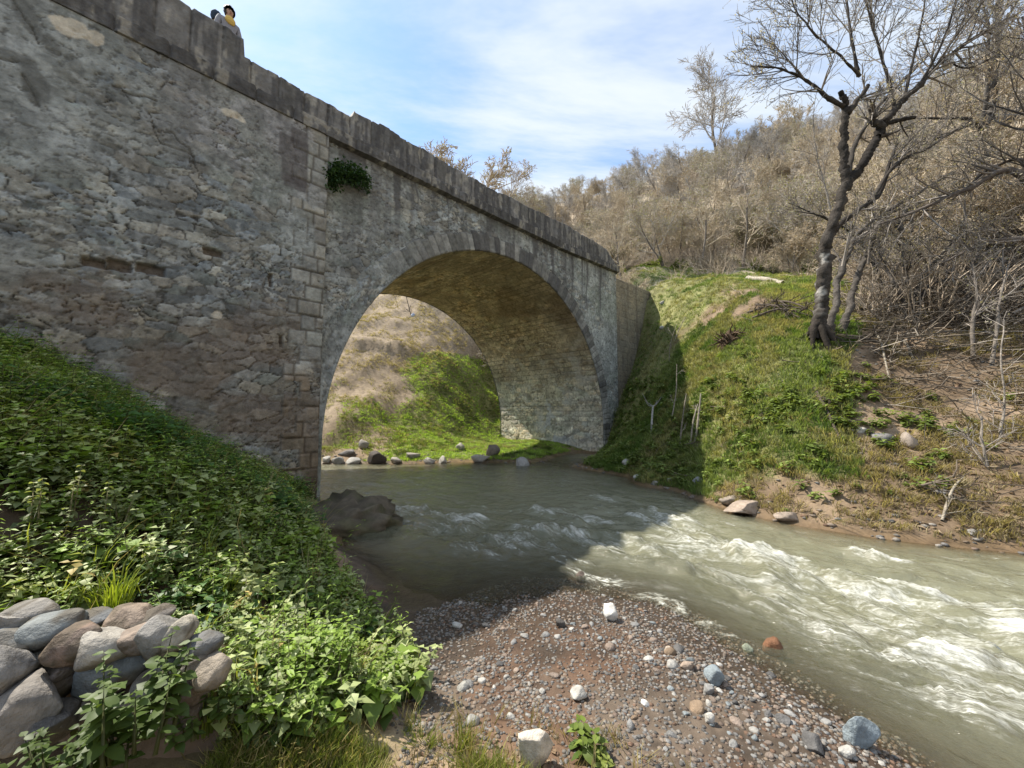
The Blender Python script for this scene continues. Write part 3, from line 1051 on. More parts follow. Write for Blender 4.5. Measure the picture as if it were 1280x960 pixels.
# --- swept members: string course and parapet
def swept(name, sec, seed, tvals, base_col, parent, block=.55, back=False):
    """sec(t) -> list of (p, z) corners; resampled and roughened"""
    NS = 64
    u = np.linspace(0, 1, NS)
    Ts = np.asarray(tvals)
    Pm = np.zeros((NS, len(Ts)))
    Zm = np.zeros((NS, len(Ts)))
    for j, t0 in enumerate(Ts):
        s = np.array(sec(t0))
        L = np.concatenate([[0], np.cumsum(np.hypot(*np.diff(s, axis=0).T))])
        L /= L[-1]
        Pm[:, j] = np.interp(u, L, s[:, 0])
        Zm[:, j] = np.interp(u, L, s[:, 1])
    T, Uu = np.meshgrid(Ts, u)
    kk = np.floor(T / block + .3 * (vn(T * .6, T * 0, seed) - .5))
    fx = T / block + .3 * (vn(T * .6, T * 0, seed) - .5) - kk
    r1 = hsh(kk, kk * 0, seed + 1)
    r2 = hsh(kk, kk * 0, seed + 2)
    d = np.minimum(fx, 1 - fx) * block
    jt = 1 - sst(0, .022, d + .014 * (vn(T * 15, Zm * 15, seed + 3) - .5))
    dh = .05 * (fbm(T * 4, Zm * 4 + Pm * 3, 4, seed + 4) - .5) + .03 * (r1 - .5) - .045 * jt + .02 * (fbm(T * 14, Zm * 14 + Pm * 9, 3, seed + 5) - .5)
    c = np.asarray(base_col) * (.72 + .56 * r2)[..., None] * (.6 + .8 * fbm(T * 6, Zm * 2.5 + Pm * 3, 4, seed + 6))[..., None]
    drip = sst(.44, .60, fbm(T * 9, Zm * .9, 4, seed + 7, .65))
    c = lerp(c, (.075, .072, .072), drip * .72)
    lich = sst(.60, .70, fbm(T * 6 + 3, Zm * 2.4 + Pm * 4, 4, seed + 8))
    c = lerp(c, (.40, .37, .31), lich * .5)
    c = lerp(c, (.07, .066, .062), jt * .7)
    X = P0 + U * T[..., None] + N * (Pm + dh * (1 if not back else -1))[..., None]
    X[..., 2] = Zm + dh * .8 * sst(.4, .6, Uu)
    return mesh(name, X, quads=gridfaces(NS, len(Ts)), col=c, mat=M_stone, parent=parent)


DK = 8.72
tp_ = np.concatenate([np.arange(-14, -6, .1), np.arange(-6, 13.66, .03)])


def ragged(t_):
    b = np.floor(t_ / .62)
    return float(top(t_) + .05 * (hsh(b, 7, 12) - .5) + .05 * (vn(t_ * 2.7, 3, 14) - .5))


swept('string_course', lambda t_: [(.0, ledge(t_) - .03), (.17, ledge(t_)), (.19, ledge(t_) + .27), (.05, ledge(t_) + .30)], 600, tp_, (.135, .13, .125), bridge, .7)
swept('parapet', lambda t_: [(.05, ledge(t_) + .25), (.05, ragged(t_)), (-.36, ragged(t_) + .01), (-.38, DK - .05)], 620, tp_, (.165, .157, .146), bridge, .5)
# closing end of the near parapet
et = np.linspace(0, 1, 12)
E1, E2 = np.meshgrid(et, et)
X = P0 + U * 13.655 + N * (.06 - .44 * E1)[..., None]
X = X + U * (.02 * (fbm(E1 * 5, E2 * 5, 3, 640) - .5))[..., None]
X[..., 2] = 8.55 + E2 * (ragged(13.62) - 8.55)
mesh('parapet_end', X, quads=gridfaces(12, 12), col=np.full((144, 3), .2), mat=M_stone, parent=bridge)
# upstream side, plain
tb = np.arange(-14, 18.4, .12)
T, S_ = np.meshgrid(tb, np.arange(0, 1.001, 1 / 90))
Z = -.6 + S_ * (ledge(T) + .6)
h, c = rubble(T, Z, 700, .4, .22, .3, .04)
rad = np.where(Z < AC_Z, np.abs(T - AC_T), np.hypot(T - AC_T, np.maximum(Z - AC_Z, 0)))
hole = rad < AR + .1
keep = ~(hole[:-1, :-1] & hole[1:, 1:] & hole[:-1, 1:] & hole[1:, :-1])
sheet('upstream_wall', T, Z, -h, c, keep, base=-6.5)
tb2 = np.arange(-14, 13.7, .1)
swept('upstream_parapet', lambda t_: [(-6.4, ledge(t_) - .2), (-6.55, ledge(t_) + .1), (-6.5, float(top(t_)) - .05), (-6.1, float(top(t_)) - .05), (-6.1, DK - .05)], 720, tb2, (.22, .21, .2), bridge, .6, True)
# arch ring on the upstream side
t_, z_ = archpos(S2[::4, ::4], AR + R2[::4, ::4] - .02)
sheet('arch_ring', t_, z_, np.zeros_like(t_) - .03, c_ if False else np.full(t_.shape + (3,), .25), None, base=-6.5)
# carriageway
tdk = np.linspace(-14, 18.4, 160)
pdk = np.linspace(-.3, -6.2, 24)
T, Pq = np.meshgrid(tdk, pdk)
X = P0 + U * T[..., None] + N * Pq[..., None]
X[..., 2] = np.where(T > 13.6, np.minimum(DK, 8.40 + .05 * (T - 13.6)), DK) + .03 * (fbm(T * 2, Pq * 2, 3, 730) - .5)
mesh('deck', X, quads=gridfaces(24, 160), col=np.full((24 * 160, 3), .2) * np.array([1, .9, .75]), mat=M_ground, parent=bridge)
#PART4
# ------------------------------------------------------------------ growing things: helpers
def hit(px, py, dmax=140.0):
    """where the line of sight through a pixel meets the ground"""
    d = ray(px, py)
    ts_ = np.concatenate([np.arange(.6, 25, .04), np.arange(25, dmax, .4)])
    X = EYE + d[None] * ts_[:, None]
    b = X[:, 2] < TZ(X[:, 0], X[:, 1])
    i = int(np.argmax(b)) if b.any() else len(ts_) - 1
    return X[i]


class Wood:
    """collects branches as polylines, then skins all of them as tapered tubes"""

    def __init__(self):
        self.lines = {}

    def add(self, pts, rad, k):
        self.lines.setdefault((len(pts), k), []).append((pts, rad))

    def arrays(self, c0, c1=None, rs=1):
        rng = np.random.default_rng(rs)
        Vs, Qs, Cs, off = [], [], [], 0
        for (n, k), L in self.lines.items():
            P = np.array([l[0] for l in L], float)
            Rr = np.array([l[1] for l in L], float)
            B = len(P)
            T = np.gradient(P, axis=1)
            T /= np.linalg.norm(T, axis=2, keepdims=True) + 1e-9
            ref = np.where(np.abs(T[:, :1, 2:3]) < .9, np.array([0, 0, 1.0]), np.array([1.0, 0, 0]))
            a = np.cross(T, np.broadcast_to(ref, T.shape))
            a /= np.linalg.norm(a, axis=2, keepdims=True) + 1e-9
            b = np.cross(T, a)
            th = np.arange(k) / k * 2 * np.pi
            wob = 1 + (.16 * rng.standard_normal((B, n, k)) if k > 4 else 0)
            V = P[:, :, None] + (a[:, :, None] * np.cos(th)[:, None] + b[:, :, None] * np.sin(th)[:, None]) * (Rr[:, :, None] * wob)[..., None]
            i = np.arange(B)[:, None, None] * n * k + np.arange(n - 1)[None, :, None] * k + np.arange(k)[None, None]
            j = np.arange(B)[:, None, None] * n * k + np.arange(n - 1)[None, :, None] * k + (np.arange(k)[None, None] + 1) % k
            q = np.stack([i, j, j + k, i + k], -1).reshape(-1, 4) + off
            m = rng.random((B, 1, 1))
            col = np.asarray(c0) * (1 - m[..., None]) + np.asarray(c1 if c1 is not None else c0) * m[..., None]
            col = np.broadcast_to(col, (B, n, k, 3)) * (.8 + .4 * rng.random((B, n, k, 1)))
            Vs.append(V.reshape(-1, 3))
            Qs.append(q)
            Cs.append(col.reshape(-1, 3))
            off += B * n * k
        return np.concatenate(Vs), np.concatenate(Qs), np.concatenate(Cs)


def wobble(rng, p, d, L, n, wig, up):
    pts = [tuple(p)]
    x, y, z = p
    dx, dy, dz = d
    s = L / n
    for _ in range(n):
        dx += rng.gauss(0, wig)
        dy += rng.gauss(0, wig)
        dz += rng.gauss(0, wig) + up
        m = math.sqrt(dx * dx + dy * dy + dz * dz) or 1
        dx, dy, dz = dx / m, dy / m, dz / m
        x, y, z = x + dx * s, y + dy * s, z + dz * s
        pts.append((x, y, z))
    return pts, (dx, dy, dz)


def side(rng, d, ang):
    v = Vector(d)
    w = Vector((rng.gauss(0, 1), rng.gauss(0, 1), rng.gauss(0, 1)))
    w = (w - v * w.dot(v)).normalized()
    return tuple((v * math.cos(ang) + w * math.sin(ang)).normalized())


def branch(rng, low, high, buds, p, d, L, r, lev, last, prm):
    """one limb and everything that grows from it; limbs below prm['split'] go to the trunk mesh, the rest to the crown"""
    n = max(2, min(7, int(L / prm['seg']) + 1)) if lev < last else 2
    pts, _ = wobble(rng, p, d, L, n, prm['wig'] * (1 + .3 * lev), prm['up'][min(lev, len(prm['up']) - 1)])
    rad = [max(prm['rmin'], r * (1 - .62 * i / n)) for i in range(n + 1)]
    if lev == last:
        rad[-1] = prm['rmin'] * .6
    (low if lev < prm['split'] else high).add(pts, rad, (7, 6, 4, 3, 3, 3)[min(lev, 5)])
    if lev == last:
        for q in pts[1:]:
            if rng.random() < prm['bud']:
                buds.append(q)
        return
    nc = prm['n'][min(lev, len(prm['n']) - 1)]
    nc = max(1, int(rng.gauss(nc, nc * .2) + .5))
    for i in range(nc):
        f = prm['f0'][min(lev, len(prm['f0']) - 1)]
        f = f + (1 - f) * (i + rng.random()) / nc
        k = min(n - 1, int(f * n))
        g = f * n - k
        a, b = pts[k], pts[k + 1]
        q = tuple(a[m] * (1 - g) + b[m] * g for m in range(3))
        dd = tuple(b[m] - a[m] for m in range(3))
        ml = math.sqrt(sum(v * v for v in dd)) or 1
        dd = tuple(v / ml for v in dd)
        branch(rng, low, high, buds, q, side(rng, dd, R_(rng.uniform(*prm['ang']))), L * rng.uniform(*prm['len']) * (1.15 - .45 * f), max(prm['rmin'], r * (1 - .62 * f) * rng.uniform(.45, .7)), lev + 1, last, prm)


def cards(pts, size, rs, c0, c1, stretch=1.5):
    """small folded leaves or buds, one at each point"""
    rng = np.random.default_rng(rs)
    B = len(pts)
    P = np.asarray(pts, float).reshape(-1, 1, 3)
    a = rng.standard_normal((B, 3))
    a /= np.linalg.norm(a, axis=1, keepdims=True)
    b = np.cross(a, rng.standard_normal((B, 3)))
    b /= np.linalg.norm(b, axis=1, keepdims=True)
    s = size * (.6 + .8 * rng.random((B, 1)))
    V = np.concatenate([P - (b * s * .5)[:, None] * 0, P + (a * s * .5 * stretch + b * s * .4)[:, None], P + (a * s * stretch)[:, None], P + (a * s * .5 * stretch - b * s * .4)[:, None]], 1)
    q = np.arange(B * 4).reshape(B, 4)
    m = rng.random((B, 1, 1))
    c = np.asarray(c0) * (1 - m) + np.asarray(c1) * m
    return V.reshape(-1, 3), q, np.broadcast_to(c, (B, 4, 3)).reshape(-1, 3)


def crown_mesh(name, high, buds, size, rs, tw0, tw1, b0, b1, parent):
    V, q, c = high.arrays(tw0, tw1, rs)
    mi = np.zeros(len(q), np.int32)
    if buds:
        V2, q2, c2 = cards(buds, size, rs, b0, b1)
        q = np.concatenate([q, q2 + len(V)])
        V = np.concatenate([V, V2])
        c = np.concatenate([c, c2])
        mi = np.concatenate([mi, np.ones(len(q2), np.int32)])
    return mesh(name, V, quads=q, col=c, mats=[M_twig, M_leaf], midx=mi, parent=parent)


# ------------------------------------------------------------------ the wood on the hill
HILL = dict(seg=.8, wig=.11, up=(.06, .05, .03, 0), n=(8, 7, 6, 4), f0=(.30, .25, .2, .1), ang=(22, 58), len=(.42, .66), rmin=.011, split=1, bud=.5)


def hill_proto(seed, height, stems, tw0, tw1, b0, b1, bud, last=4, **kw):
    rng = random.Random(seed)
    prm = dict(HILL, bud=bud, **kw)
    low, high, buds = Wood(), Wood(), []
    for i in range(stems):
        a = rng.uniform(0, 6.28)
        lean = .05 if stems == 1 else rng.uniform(.15, .38)
        branch(rng, low, high, buds, (math.cos(a) * .12 * (stems > 1), math.sin(a) * .12 * (stems > 1), -.3), (math.cos(a) * lean, math.sin(a) * lean, 1), height * rng.uniform(.65, .8), height * .017 / (1 + .25 * (stems > 1)), 0, last, prm)
    e = empty('bare_tree', (0, 0, 0))
    V, q, c = low.arrays((.12, .10, .08), (.19, .165, .14), seed)
    mesh('trunk', V, quads=q, col=c, mat=M_bark, parent=e)
    crown_mesh('crown', high, buds, .045, seed, tw0, tw1, b0, b1, e)
    return e


BR0, BR1 = (.35, .285, .205), (.54, .46, .345)  # twig browns paled in place of haze and against their self-shadow
GY0, GY1 = (.30, .275, .25), (.46, .425, .38)
protos = [
    hill_proto(1, 6.6, 1, BR0, BR1, (.36, .28, .16), (.40, .34, .18), .16),
    hill_proto(2, 5.6, 3, BR0, BR1, (.36, .28, .16), (.33, .32, .14), .18),
    hill_proto(3, 7.2, 1, GY0, GY1, (.3, .26, .19), (.34, .3, .2), .06, n=(11, 8, 6, 4)),
    hill_proto(4, 4.6, 4, BR0, BR1, (.38, .27, .16), (.42, .32, .18), .2),
    hill_proto(5, 6.0, 2, BR0, GY1, (.26, .28, .09), (.36, .36, .12), .45),
    hill_proto(6, 3.6, 5, (.11, .09, .06), (.19, .15, .10), (.09, .10, .04), (.16, .16, .06), .7, 3, n=(9, 8, 6, 3)),
]
WOODLAB = ['bare brown tree in the wood on the hillside', 'many-stemmed bare brown tree in the hillside wood', 'slender grey bare tree among the hillside wood',
           'low spreading bare tree with reddish twigs on the hillside', 'bare tree with yellow-green buds on the hillside', 'dark bushy shrub at the foot of the hillside wood']
used = [False] * 6


def plant_tree(kind, x, y, scale, yaw, label=None, group=None, z=None, tilt=0.0):
    e = protos[kind] if not used[kind] else copy_tree(protos[kind])
    used[kind] = True
    e.location = (x, y, tz(x, y) if z is None else z)
    e.rotation_euler = (tilt, tilt * .4, yaw)
    e.scale = (scale, scale, scale * (.92 + .16 * ((x * 7.3) % 1)))
    tag(e, label or WOODLAB[kind], 'shrub' if kind == 5 else 'tree', group or ('dark shrubs at the foot of the wood' if kind == 5 else 'bare trees of the hillside wood'))
    return e


rt = random.Random(77)
cnt = 0
pts_done = []
tries = 0
while cnt < 270 and tries < 20000:
    tries += 1
    d = 24 + 70 * rt.random() ** 1.35
    b = rt.uniform(-.02, 1.55)
    x, y = b * d, d
    r = math.hypot(x, y)
    if y > 100 or x > 95:
        continue
    if .36 < b < .86 and d < 27:
        continue
    sp = 1.7 + .026 * r
    if any((x - u) ** 2 + (y - v) ** 2 < sp * sp for u, v in pts_done):
        continue
    pts_done.append((x, y))
    if d < 33 and b < .9:
        kind = rt.choice([5, 5, 1, 3, 0, 4])
    else:
        kind = rt.choice([0, 0, 1, 2, 2, 3, 4, 4])
    sc_ = rt.uniform(.75, 1.2) * (.8 if b < .35 else 1.0)
    plant_tree(kind, x, y, sc_, rt.uniform(0, 6.28))
    cnt += 1


def at_sky(px, ybase, depth):
    q = D(px, ybase, depth)
    return q[0], q[1]


# trees that stand clear against the sky
for px, ytop, dep, kind, lab in [(905, 96, 62, 2, 'tall grey bare tree rising above the ridge against the sky'), (858, 180, 64, 2, 'bare tree with forked crown left of the tallest ridge tree'),
                                 (556, 158, 44, 1, 'pale bare treetop showing above the middle of the bridge parapet'), (634, 212, 46, 0, 'bare brownish treetop above the parapet near the hill edge'),
                                 (655, 232, 50, 4, 'small budding treetop beside the parapet where the hill begins'), (782, 205, 66, 4, 'yellow-green budding tree on the low end of the ridge'), (1000, 128, 66, 1, 'broad bare tree on the ridge behind the riverside tree')]:
    x, y = at_sky(px, 400, dep)
    z0 = tz(x, y)
    ztop = D(px, ytop, dep)[2]
    hgt = max(v.co.z for ch in protos[kind].children for v in ch.data.vertices)
    plant_tree(kind, x, y, max(.5, (ztop - z0) / hgt), rt.uniform(0, 6), lab, 'trees seen against the sky', z0)

# trees standing nearer, on the slope to the right
for px, py, dep, kind, s, lab in [(1100, 330, 16, 1, .95, 'many-stemmed bare tree just behind the riverside tree'), (1165, 330, 15, 3, 1.0, 'low bare tree with drooping twigs above the brush'), (1255, 320, 14, 0, 1.1, 'bare tree at the right edge behind the brush'),
                                  (1215, 300, 19, 1, 1.2, 'bare tree higher up the slope at the right'), (1140, 300, 21, 0, 1.1, 'bare tree on the slope between two leaning trunks'), (1290, 300, 18, 3, 1.3, 'spreading bare tree at the right border of the slope'),
                                  (1330, 380, 11, 1, 1.1, 'bare tree standing behind the long sweeping limbs at the right edge'), (1060, 335, 20, 3, .9, 'low brown tree behind the foot of the riverside tree'), (985, 335, 25, 3, .8, 'low reddish tree behind the pale log'),
                                  (1190, 350, 13, 3, .7, 'tangled low tree at the edge of the brush')]:
    q = D(px, py, dep)
    plant_tree(kind, q[0], q[1], s, rt.uniform(0, 6), lab, 'bare trees on the near slope')


# ------------------------------------------------------------------ trees built limb by limb
def limb(points, dep, r0, r1):
    """a limb from picture points with depths -> smooth polyline and radii"""
    P = np.array([D(x, y, d) for (x, y), d in zip(points, dep)])
    C = catmull3(P, 14 if r0 > .08 else 6)
    j = int(abs(points[0][0] * 7 + points[-1][1] * 13)) % 9999
    k = np.arange(len(C)) * (.22 if r0 > .08 else .5)
    am = min(.09, r0 * .7) * np.minimum(1, np.arange(len(C)) / 6)
    C[:, 0] += am * (vn(k, k * 0 + 2, j) - .5)
    C[:, 1] += am * (vn(k, k * 0 + 5, j) - .5)
    rr = np.linspace(r0, r1, len(C)) * (1 + .38 * (fbm(k * 1.3, k * 0 + 8, 2, j) - .5))
    return [tuple(v) for v in C], list(rr)


def catmull3(P, n):
    Q = np.vstack([2 * P[0] - P[1], P, 2 * P[-1] - P[-2]])
    out = []
    for i in range(1, len(Q) - 2):
        a, b, c, d = Q[i - 1:i + 3]
        for s in np.linspace(0, 1, n, endpoint=False):
            out.append(.5 * ((2 * b) + (c - a) * s + (2 * a - 5 * b + 4 * c - d) * s * s + (3 * b - a - 3 * c + d) * s ** 3))
    out.append(P[-1])
    return np.array(out)


TW = dict(seg=.5, wig=.10, up=(.04, .04, .03), n=(5, 5, 3), f0=(.15, .2, .2), ang=(18, 55), len=(.4, .7), rmin=.0045, split=0, bud=.75)


def made_tree(name, limbs, twigs, seed, label, group, bark0, bark1, bud0, bud1, prm=TW, budsize=.03, cat='tree', white=None):
    rng = random.Random(seed)
    low, high, buds = Wood(), Wood(), []
    base = None
    for pts, dep, r0, r1, nt, tl in limbs:
        P, Rr = limb(pts, dep, r0, r1)
        if base is None:
            base = P[0]
        low.add(P, Rr, 9 if r0 > .08 else 6)
        for _ in range(int(nt * 1.15)):
            f = rng.uniform(.3, 1.0)
            i = min(len(P) - 2, int(f * (len(P) - 1)))
            d = Vector(P[i + 1]) - Vector(P[i])
            d.normalize()
            branch(rng, low, high, buds, P[i], side(rng, tuple(d), R_(rng.uniform(15, 60))), tl * rng.uniform(.5, 1.2), max(.006, Rr[i] * .45), 0, 2, prm)
    e = empty(name, base, label, cat, group)
    inv_ = np.asarray(base)
    V, q, c = low.arrays(bark0, bark1, seed)
    c = c * (.55 + .9 * fbm(V[:, 0] * 9 + V[:, 1] * 7, V[:, 2] * 4, 4, 7))[:, None]
    if white:
        zz = V[:, 2] + .4 * (fbm(V[:, 0] * 5, V[:, 2] * 3, 3, 5) - .5)
        lo, hi = white
        wm = .75 * sst(hi + .3, hi - .3, zz) * sst(lo - .1, lo + .4, zz) * sst(.48, .58, fbm(V[:, 0] * 7 + V[:, 1] * 6, V[:, 2] * 3.2, 3, 6) - .12 * (V[:, 0] - base[0]) / .2 + .04)
        c = lerp(c, (.46, .44, .40), wm)
    mesh('trunk', V - inv_, quads=q, col=c, mat=M_bark, parent=e)
    V, q, c = high.arrays(bark0, (.36, .32, .28), seed)
    mi = np.zeros(len(q), np.int32)
    if buds:
        V2, q2, c2 = cards(buds, budsize, seed, bud0, bud1)
        q = np.concatenate([q, q2 + len(V)])
        V = np.concatenate([V, V2])
        c = np.concatenate([c, c2])
        mi = np.concatenate([mi, np.ones(len(q2), np.int32)])
    mesh('crown', V - inv_, quads=q, col=c, mats=[M_twig, M_leaf], midx=mi, parent=e)
    return e


d0 = 10.0
main = [
    ([(1020, 425), (1029, 385), (1030, 340), (1034, 300), (1046, 262), (1058, 226)], [9.9, 9.95, 10, 10, 10, 10], .165, .12, 0, 1),
    ([(1058, 228), (1055, 200), (1055, 170), (1058, 140)], [10, 10, 10, 10], .105, .085, 0, 1),
    ([(1058, 142), (1056, 128), (1051, 114)], [10, 9.95, 9.9], .085, .06, 0, 1),
    ([(1059, 142), (1072, 126), (1085, 107)], [10, 9.9, 9.8], .08, .055, 3, .8),
    ([(1056, 135), (1030, 118), (1005, 98), (975, 86), (938, 82)], [10, 9.8, 9.6, 9.4, 9.2], .06, .012, 14, 1.2),
    ([(1005, 98), (985, 75), (968, 55)], [9.6, 9.5, 9.3], .025, .008, 9, 1.0),
    ([(1073, 95), (1066, 55), (1060, 15), (1056, -60)], [10.2, 10.3, 10.5, 10.8], .05, .02, 16, 1.5),
    ([(1075, 95), (1050, 70), (1022, 45), (1000, 20), (985, -10)], [9.8, 9.5, 9.3, 9.1, 9], .035, .012, 16, 1.4),
    ([(1058, 228), (1078, 207), (1090, 185), (1100, 165), (1103, 152)], [10, 10.1, 10.2, 10.3, 10.3], .12, .095, 0, 1),
    ([(1103, 160), (1092, 150), (1089, 130)], [10.3, 10.2, 10.1], .10, .06, 3, .8),
    ([(1103, 158), (1122, 132), (1148, 108), (1180, 75), (1225, 42), (1275, 15)], [10.3, 10.4, 10.6, 10.9, 11.3, 11.8], .10, .03, 26, 1.7),
    ([(1118, 135), (1110, 95), (1095, 50), (1083, 5), (1075, -50)], [10.4, 10.5, 10.6, 10.8, 11], .05, .018, 20, 1.5),
    ([(1130, 125), (1140, 80), (1150, 35), (1160, -30)], [10.5, 10.8, 11, 11.4], .045, .018, 18, 1.5),
    ([(1150, 105), (1175, 60), (1190, 20), (1205, -40)], [10.6, 10.4, 10.2, 10], .04, .015, 18, 1.5),
    ([(1104, 156), (1125, 150), (1143, 147)], [10.3, 10.2, 10.1], .06, .045, 2, .7),
    ([(1098, 170), (1112, 168), (1125, 162)], [10.2, 10.4, 10.6], .06, .03, 3, .8),
    ([(1060, 222), (1066, 190), (1080, 160), (1098, 132), (1120, 110), (1160, 70)], [10, 10.4, 10.7, 11, 11.2, 11.5], .075, .03, 12, 1.4),
    ([(1034, 300), (1056, 275), (1080, 258), (1100, 240), (1112, 205), (1122, 180)], [10, 10.4, 10.8, 11.2, 11.5, 11.8], .08, .045, 5, 1.2),
    ([(1088, 252), (1120, 205), (1160, 185), (1215, 150)], [11, 11.2, 11.5, 12], .06, .025, 10, 1.4),
    ([(1180, 75), (1210, 85), (1245, 70)], [10.9, 10.9, 11], .03, .012, 10, 1.2),
    ([(1225, 42), (1245, 5), (1262, -40)], [11.3, 11.4, 11.6], .03, .012, 14, 1.4),
]
rt_z = tz(*D(1022, 425, 9.9)[:2])
riverside = made_tree('riverside_tree', main, None, 11, 'dark forked tree with whitish lower bark leaning on the riverbank', None, (.026, .022, .019), (.065, .056, .047), (.42, .36, .32), (.52, .46, .38), white=(4.5, 6.4))
# its butt flare and roots
rw = Wood()
bx, by, bz = D(1022, 418, 9.9)
for ang, ln in [(205, .25), (262, .3), (320, .35), (350, .8), (15, 1.2), (100, .3)]:
    a = R_(ang)
    pts = [(bx + math.cos(a) * .05, by + math.sin(a) * .05, bz + .32), (bx + math.cos(a) * .2, by + math.sin(a) * .2, bz + .05)]
    for f in (.5, 1):
        x, y = bx + math.cos(a + .2 * f) * (.2 + ln * f), by + math.sin(a + .2 * f) * (.2 + ln * f)
        pts.append((x, y, tz(x, y) + .03 - .08 * (f == 1)))
    C = catmull3(np.array(pts), 4)
    rw.add([tuple(v) for v in C], list(np.linspace(.11, .02, len(C))), 6)
V, q, c = rw.arrays((.03, .025, .02), (.06, .05, .042), 3)
mesh('roots', V - np.array(D(1020, 425, 9.9)), quads=q, col=c, mat=M_bark, parent=riverside)

made_tree('leaning_tree', [
    ([(1036, 418), (1044, 385), (1049, 350), (1058, 320), (1075, 290), (1098, 272), (1122, 262)], [10.2, 10.3, 10.6, 10.8, 11.1, 11.3, 11.6], .10, .04, 8, 1.2),
    ([(1050, 420), (1062, 385), (1072, 345), (1085, 315), (1095, 285), (1108, 265), (1150, 240), (1190, 215)], [10.3, 10.6, 11, 11.2, 11.4, 11.6, 12, 12.4], .10, .035, 11, 1.4),
    ([(1108, 265), (1128, 290), (1125, 275), (1135, 262)], [11.6, 11.3, 11.4, 11.5], .06, .04, 3, .8),
    ([(1122, 262), (1160, 250), (1200, 235)], [11.6, 11.8, 12], .04, .02, 8, 1.2)], None, 21, 'dark crooked tree leaning right behind the riverside tree', None, (.05, .043, .036), (.09, .08, .07), (.30, .25, .18), (.36, .32, .2))
made_tree('leaning_tree', [
    ([(1290, 425), (1262, 380), (1235, 330), (1228, 265), (1230, 200), (1232, 165)], [12.5, 12.8, 13, 13, 13, 13], .24, .19, 0, 1),
    ([(1232, 168), (1242, 125), (1244, 70), (1250, 10), (1255, -50)], [13, 13.1, 13.2, 13.3, 13.5], .15, .05, 16, 1.8),
    ([(1228, 168), (1232, 110), (1236, 50), (1228, 0)], [13, 12.8, 12.6, 12.5], .08, .03, 12, 1.6),
    ([(1228, 172), (1215, 150), (1180, 148), (1150, 148)], [13, 12.7, 12.4, 12.2], .07, .02, 9, 1.3),
    ([(1222, 152), (1190, 165), (1150, 182), (1120, 200)], [12.8, 12.5, 12.2, 12], .05, .02, 9, 1.3),
    ([(1232, 175), (1262, 150), (1290, 125)], [13, 13, 13.1], .09, .05, 9, 1.5)], None, 22, 'thick dark trunk broken into upright limbs at the right of the slope', None, (.05, .045, .04), (.11, .10, .09), (.30, .26, .2), (.38, .33, .24))
made_tree('leaning_tree', [
    ([(1360, 470), (1320, 300), (1270, 215), (1210, 235), (1150, 262), (1095, 282)], [9.5, 9.7, 9.8, 9.9, 10, 10.2], .12, .02, 16, 1.3),
    ([(1320, 300), (1300, 200), (1290, 100), (1280, 20)], [9.7, 9.7, 9.8, 10], .08, .025, 16, 1.6),
    ([(1330, 330), (1280, 300), (1230, 305), (1175, 330)], [9.6, 9.5, 9.5, 9.5], .07, .02, 10, 1.2),
    ([(1325, 340), (1290, 210), (1240, 210), (1190, 250)], [9.8, 9.9, 10.1, 10.3], .06, .02, 10, 1.3)], None, 23, 'bare tree at the right edge whose long limbs sweep left over the brush', None, (.06, .05, .042), (.12, .10, .085), (.3, .25, .2), (.38, .33, .22))
# more crooked trees tangled together on the slope behind the thicket
rl = random.Random(8)
TANG = ['crooked bare tree in the tangle above the left end of the thicket', 'crooked bare tree in the middle of the tangle above the thicket', 'crooked dark tree in the tangle below the thick broken trunk', 'crooked bare tree at the right end of the tangle above the thicket', 'low crooked tree whose limbs droop into the thicket']
for i, (px, py, dep) in enumerate([(1105, 380, 12.2), (1165, 375, 12.0), (1205, 380, 11.2), (1285, 395, 11.5), (1140, 395, 10.8)]):
    limbs = []
    for k in range(5):
        dr = rl.choice([-1, 1, 1]) if i < 3 else rl.choice([-1, -1, 1])
        pts_, dp = [(px + rl.uniform(-4, 4), py + 25)], [dep]
        x, y, dd_ = px, py, dep
        vx, vy = dr * rl.uniform(2, 16), -rl.uniform(22, 40)
        for _ in range(5):
            x, y, dd_ = x + vx, y + vy, dd_ + rl.uniform(-.1, .25)
            vx, vy = vx + dr * rl.uniform(-2, 12) + rl.uniform(-8, 8), vy * rl.uniform(.55, 1.0) + rl.uniform(-6, 8)
            pts_.append((x, y))
            dp.append(dd_)
        limbs.append((pts_, dp, rl.uniform(.04, .075), .012, 9, 1.0))
    made_tree('crooked_tree', limbs, None, 50 + i, TANG[i], None, (.045, .038, .032), (.12, .105, .09), (.34, .29, .2), (.42, .38, .26))
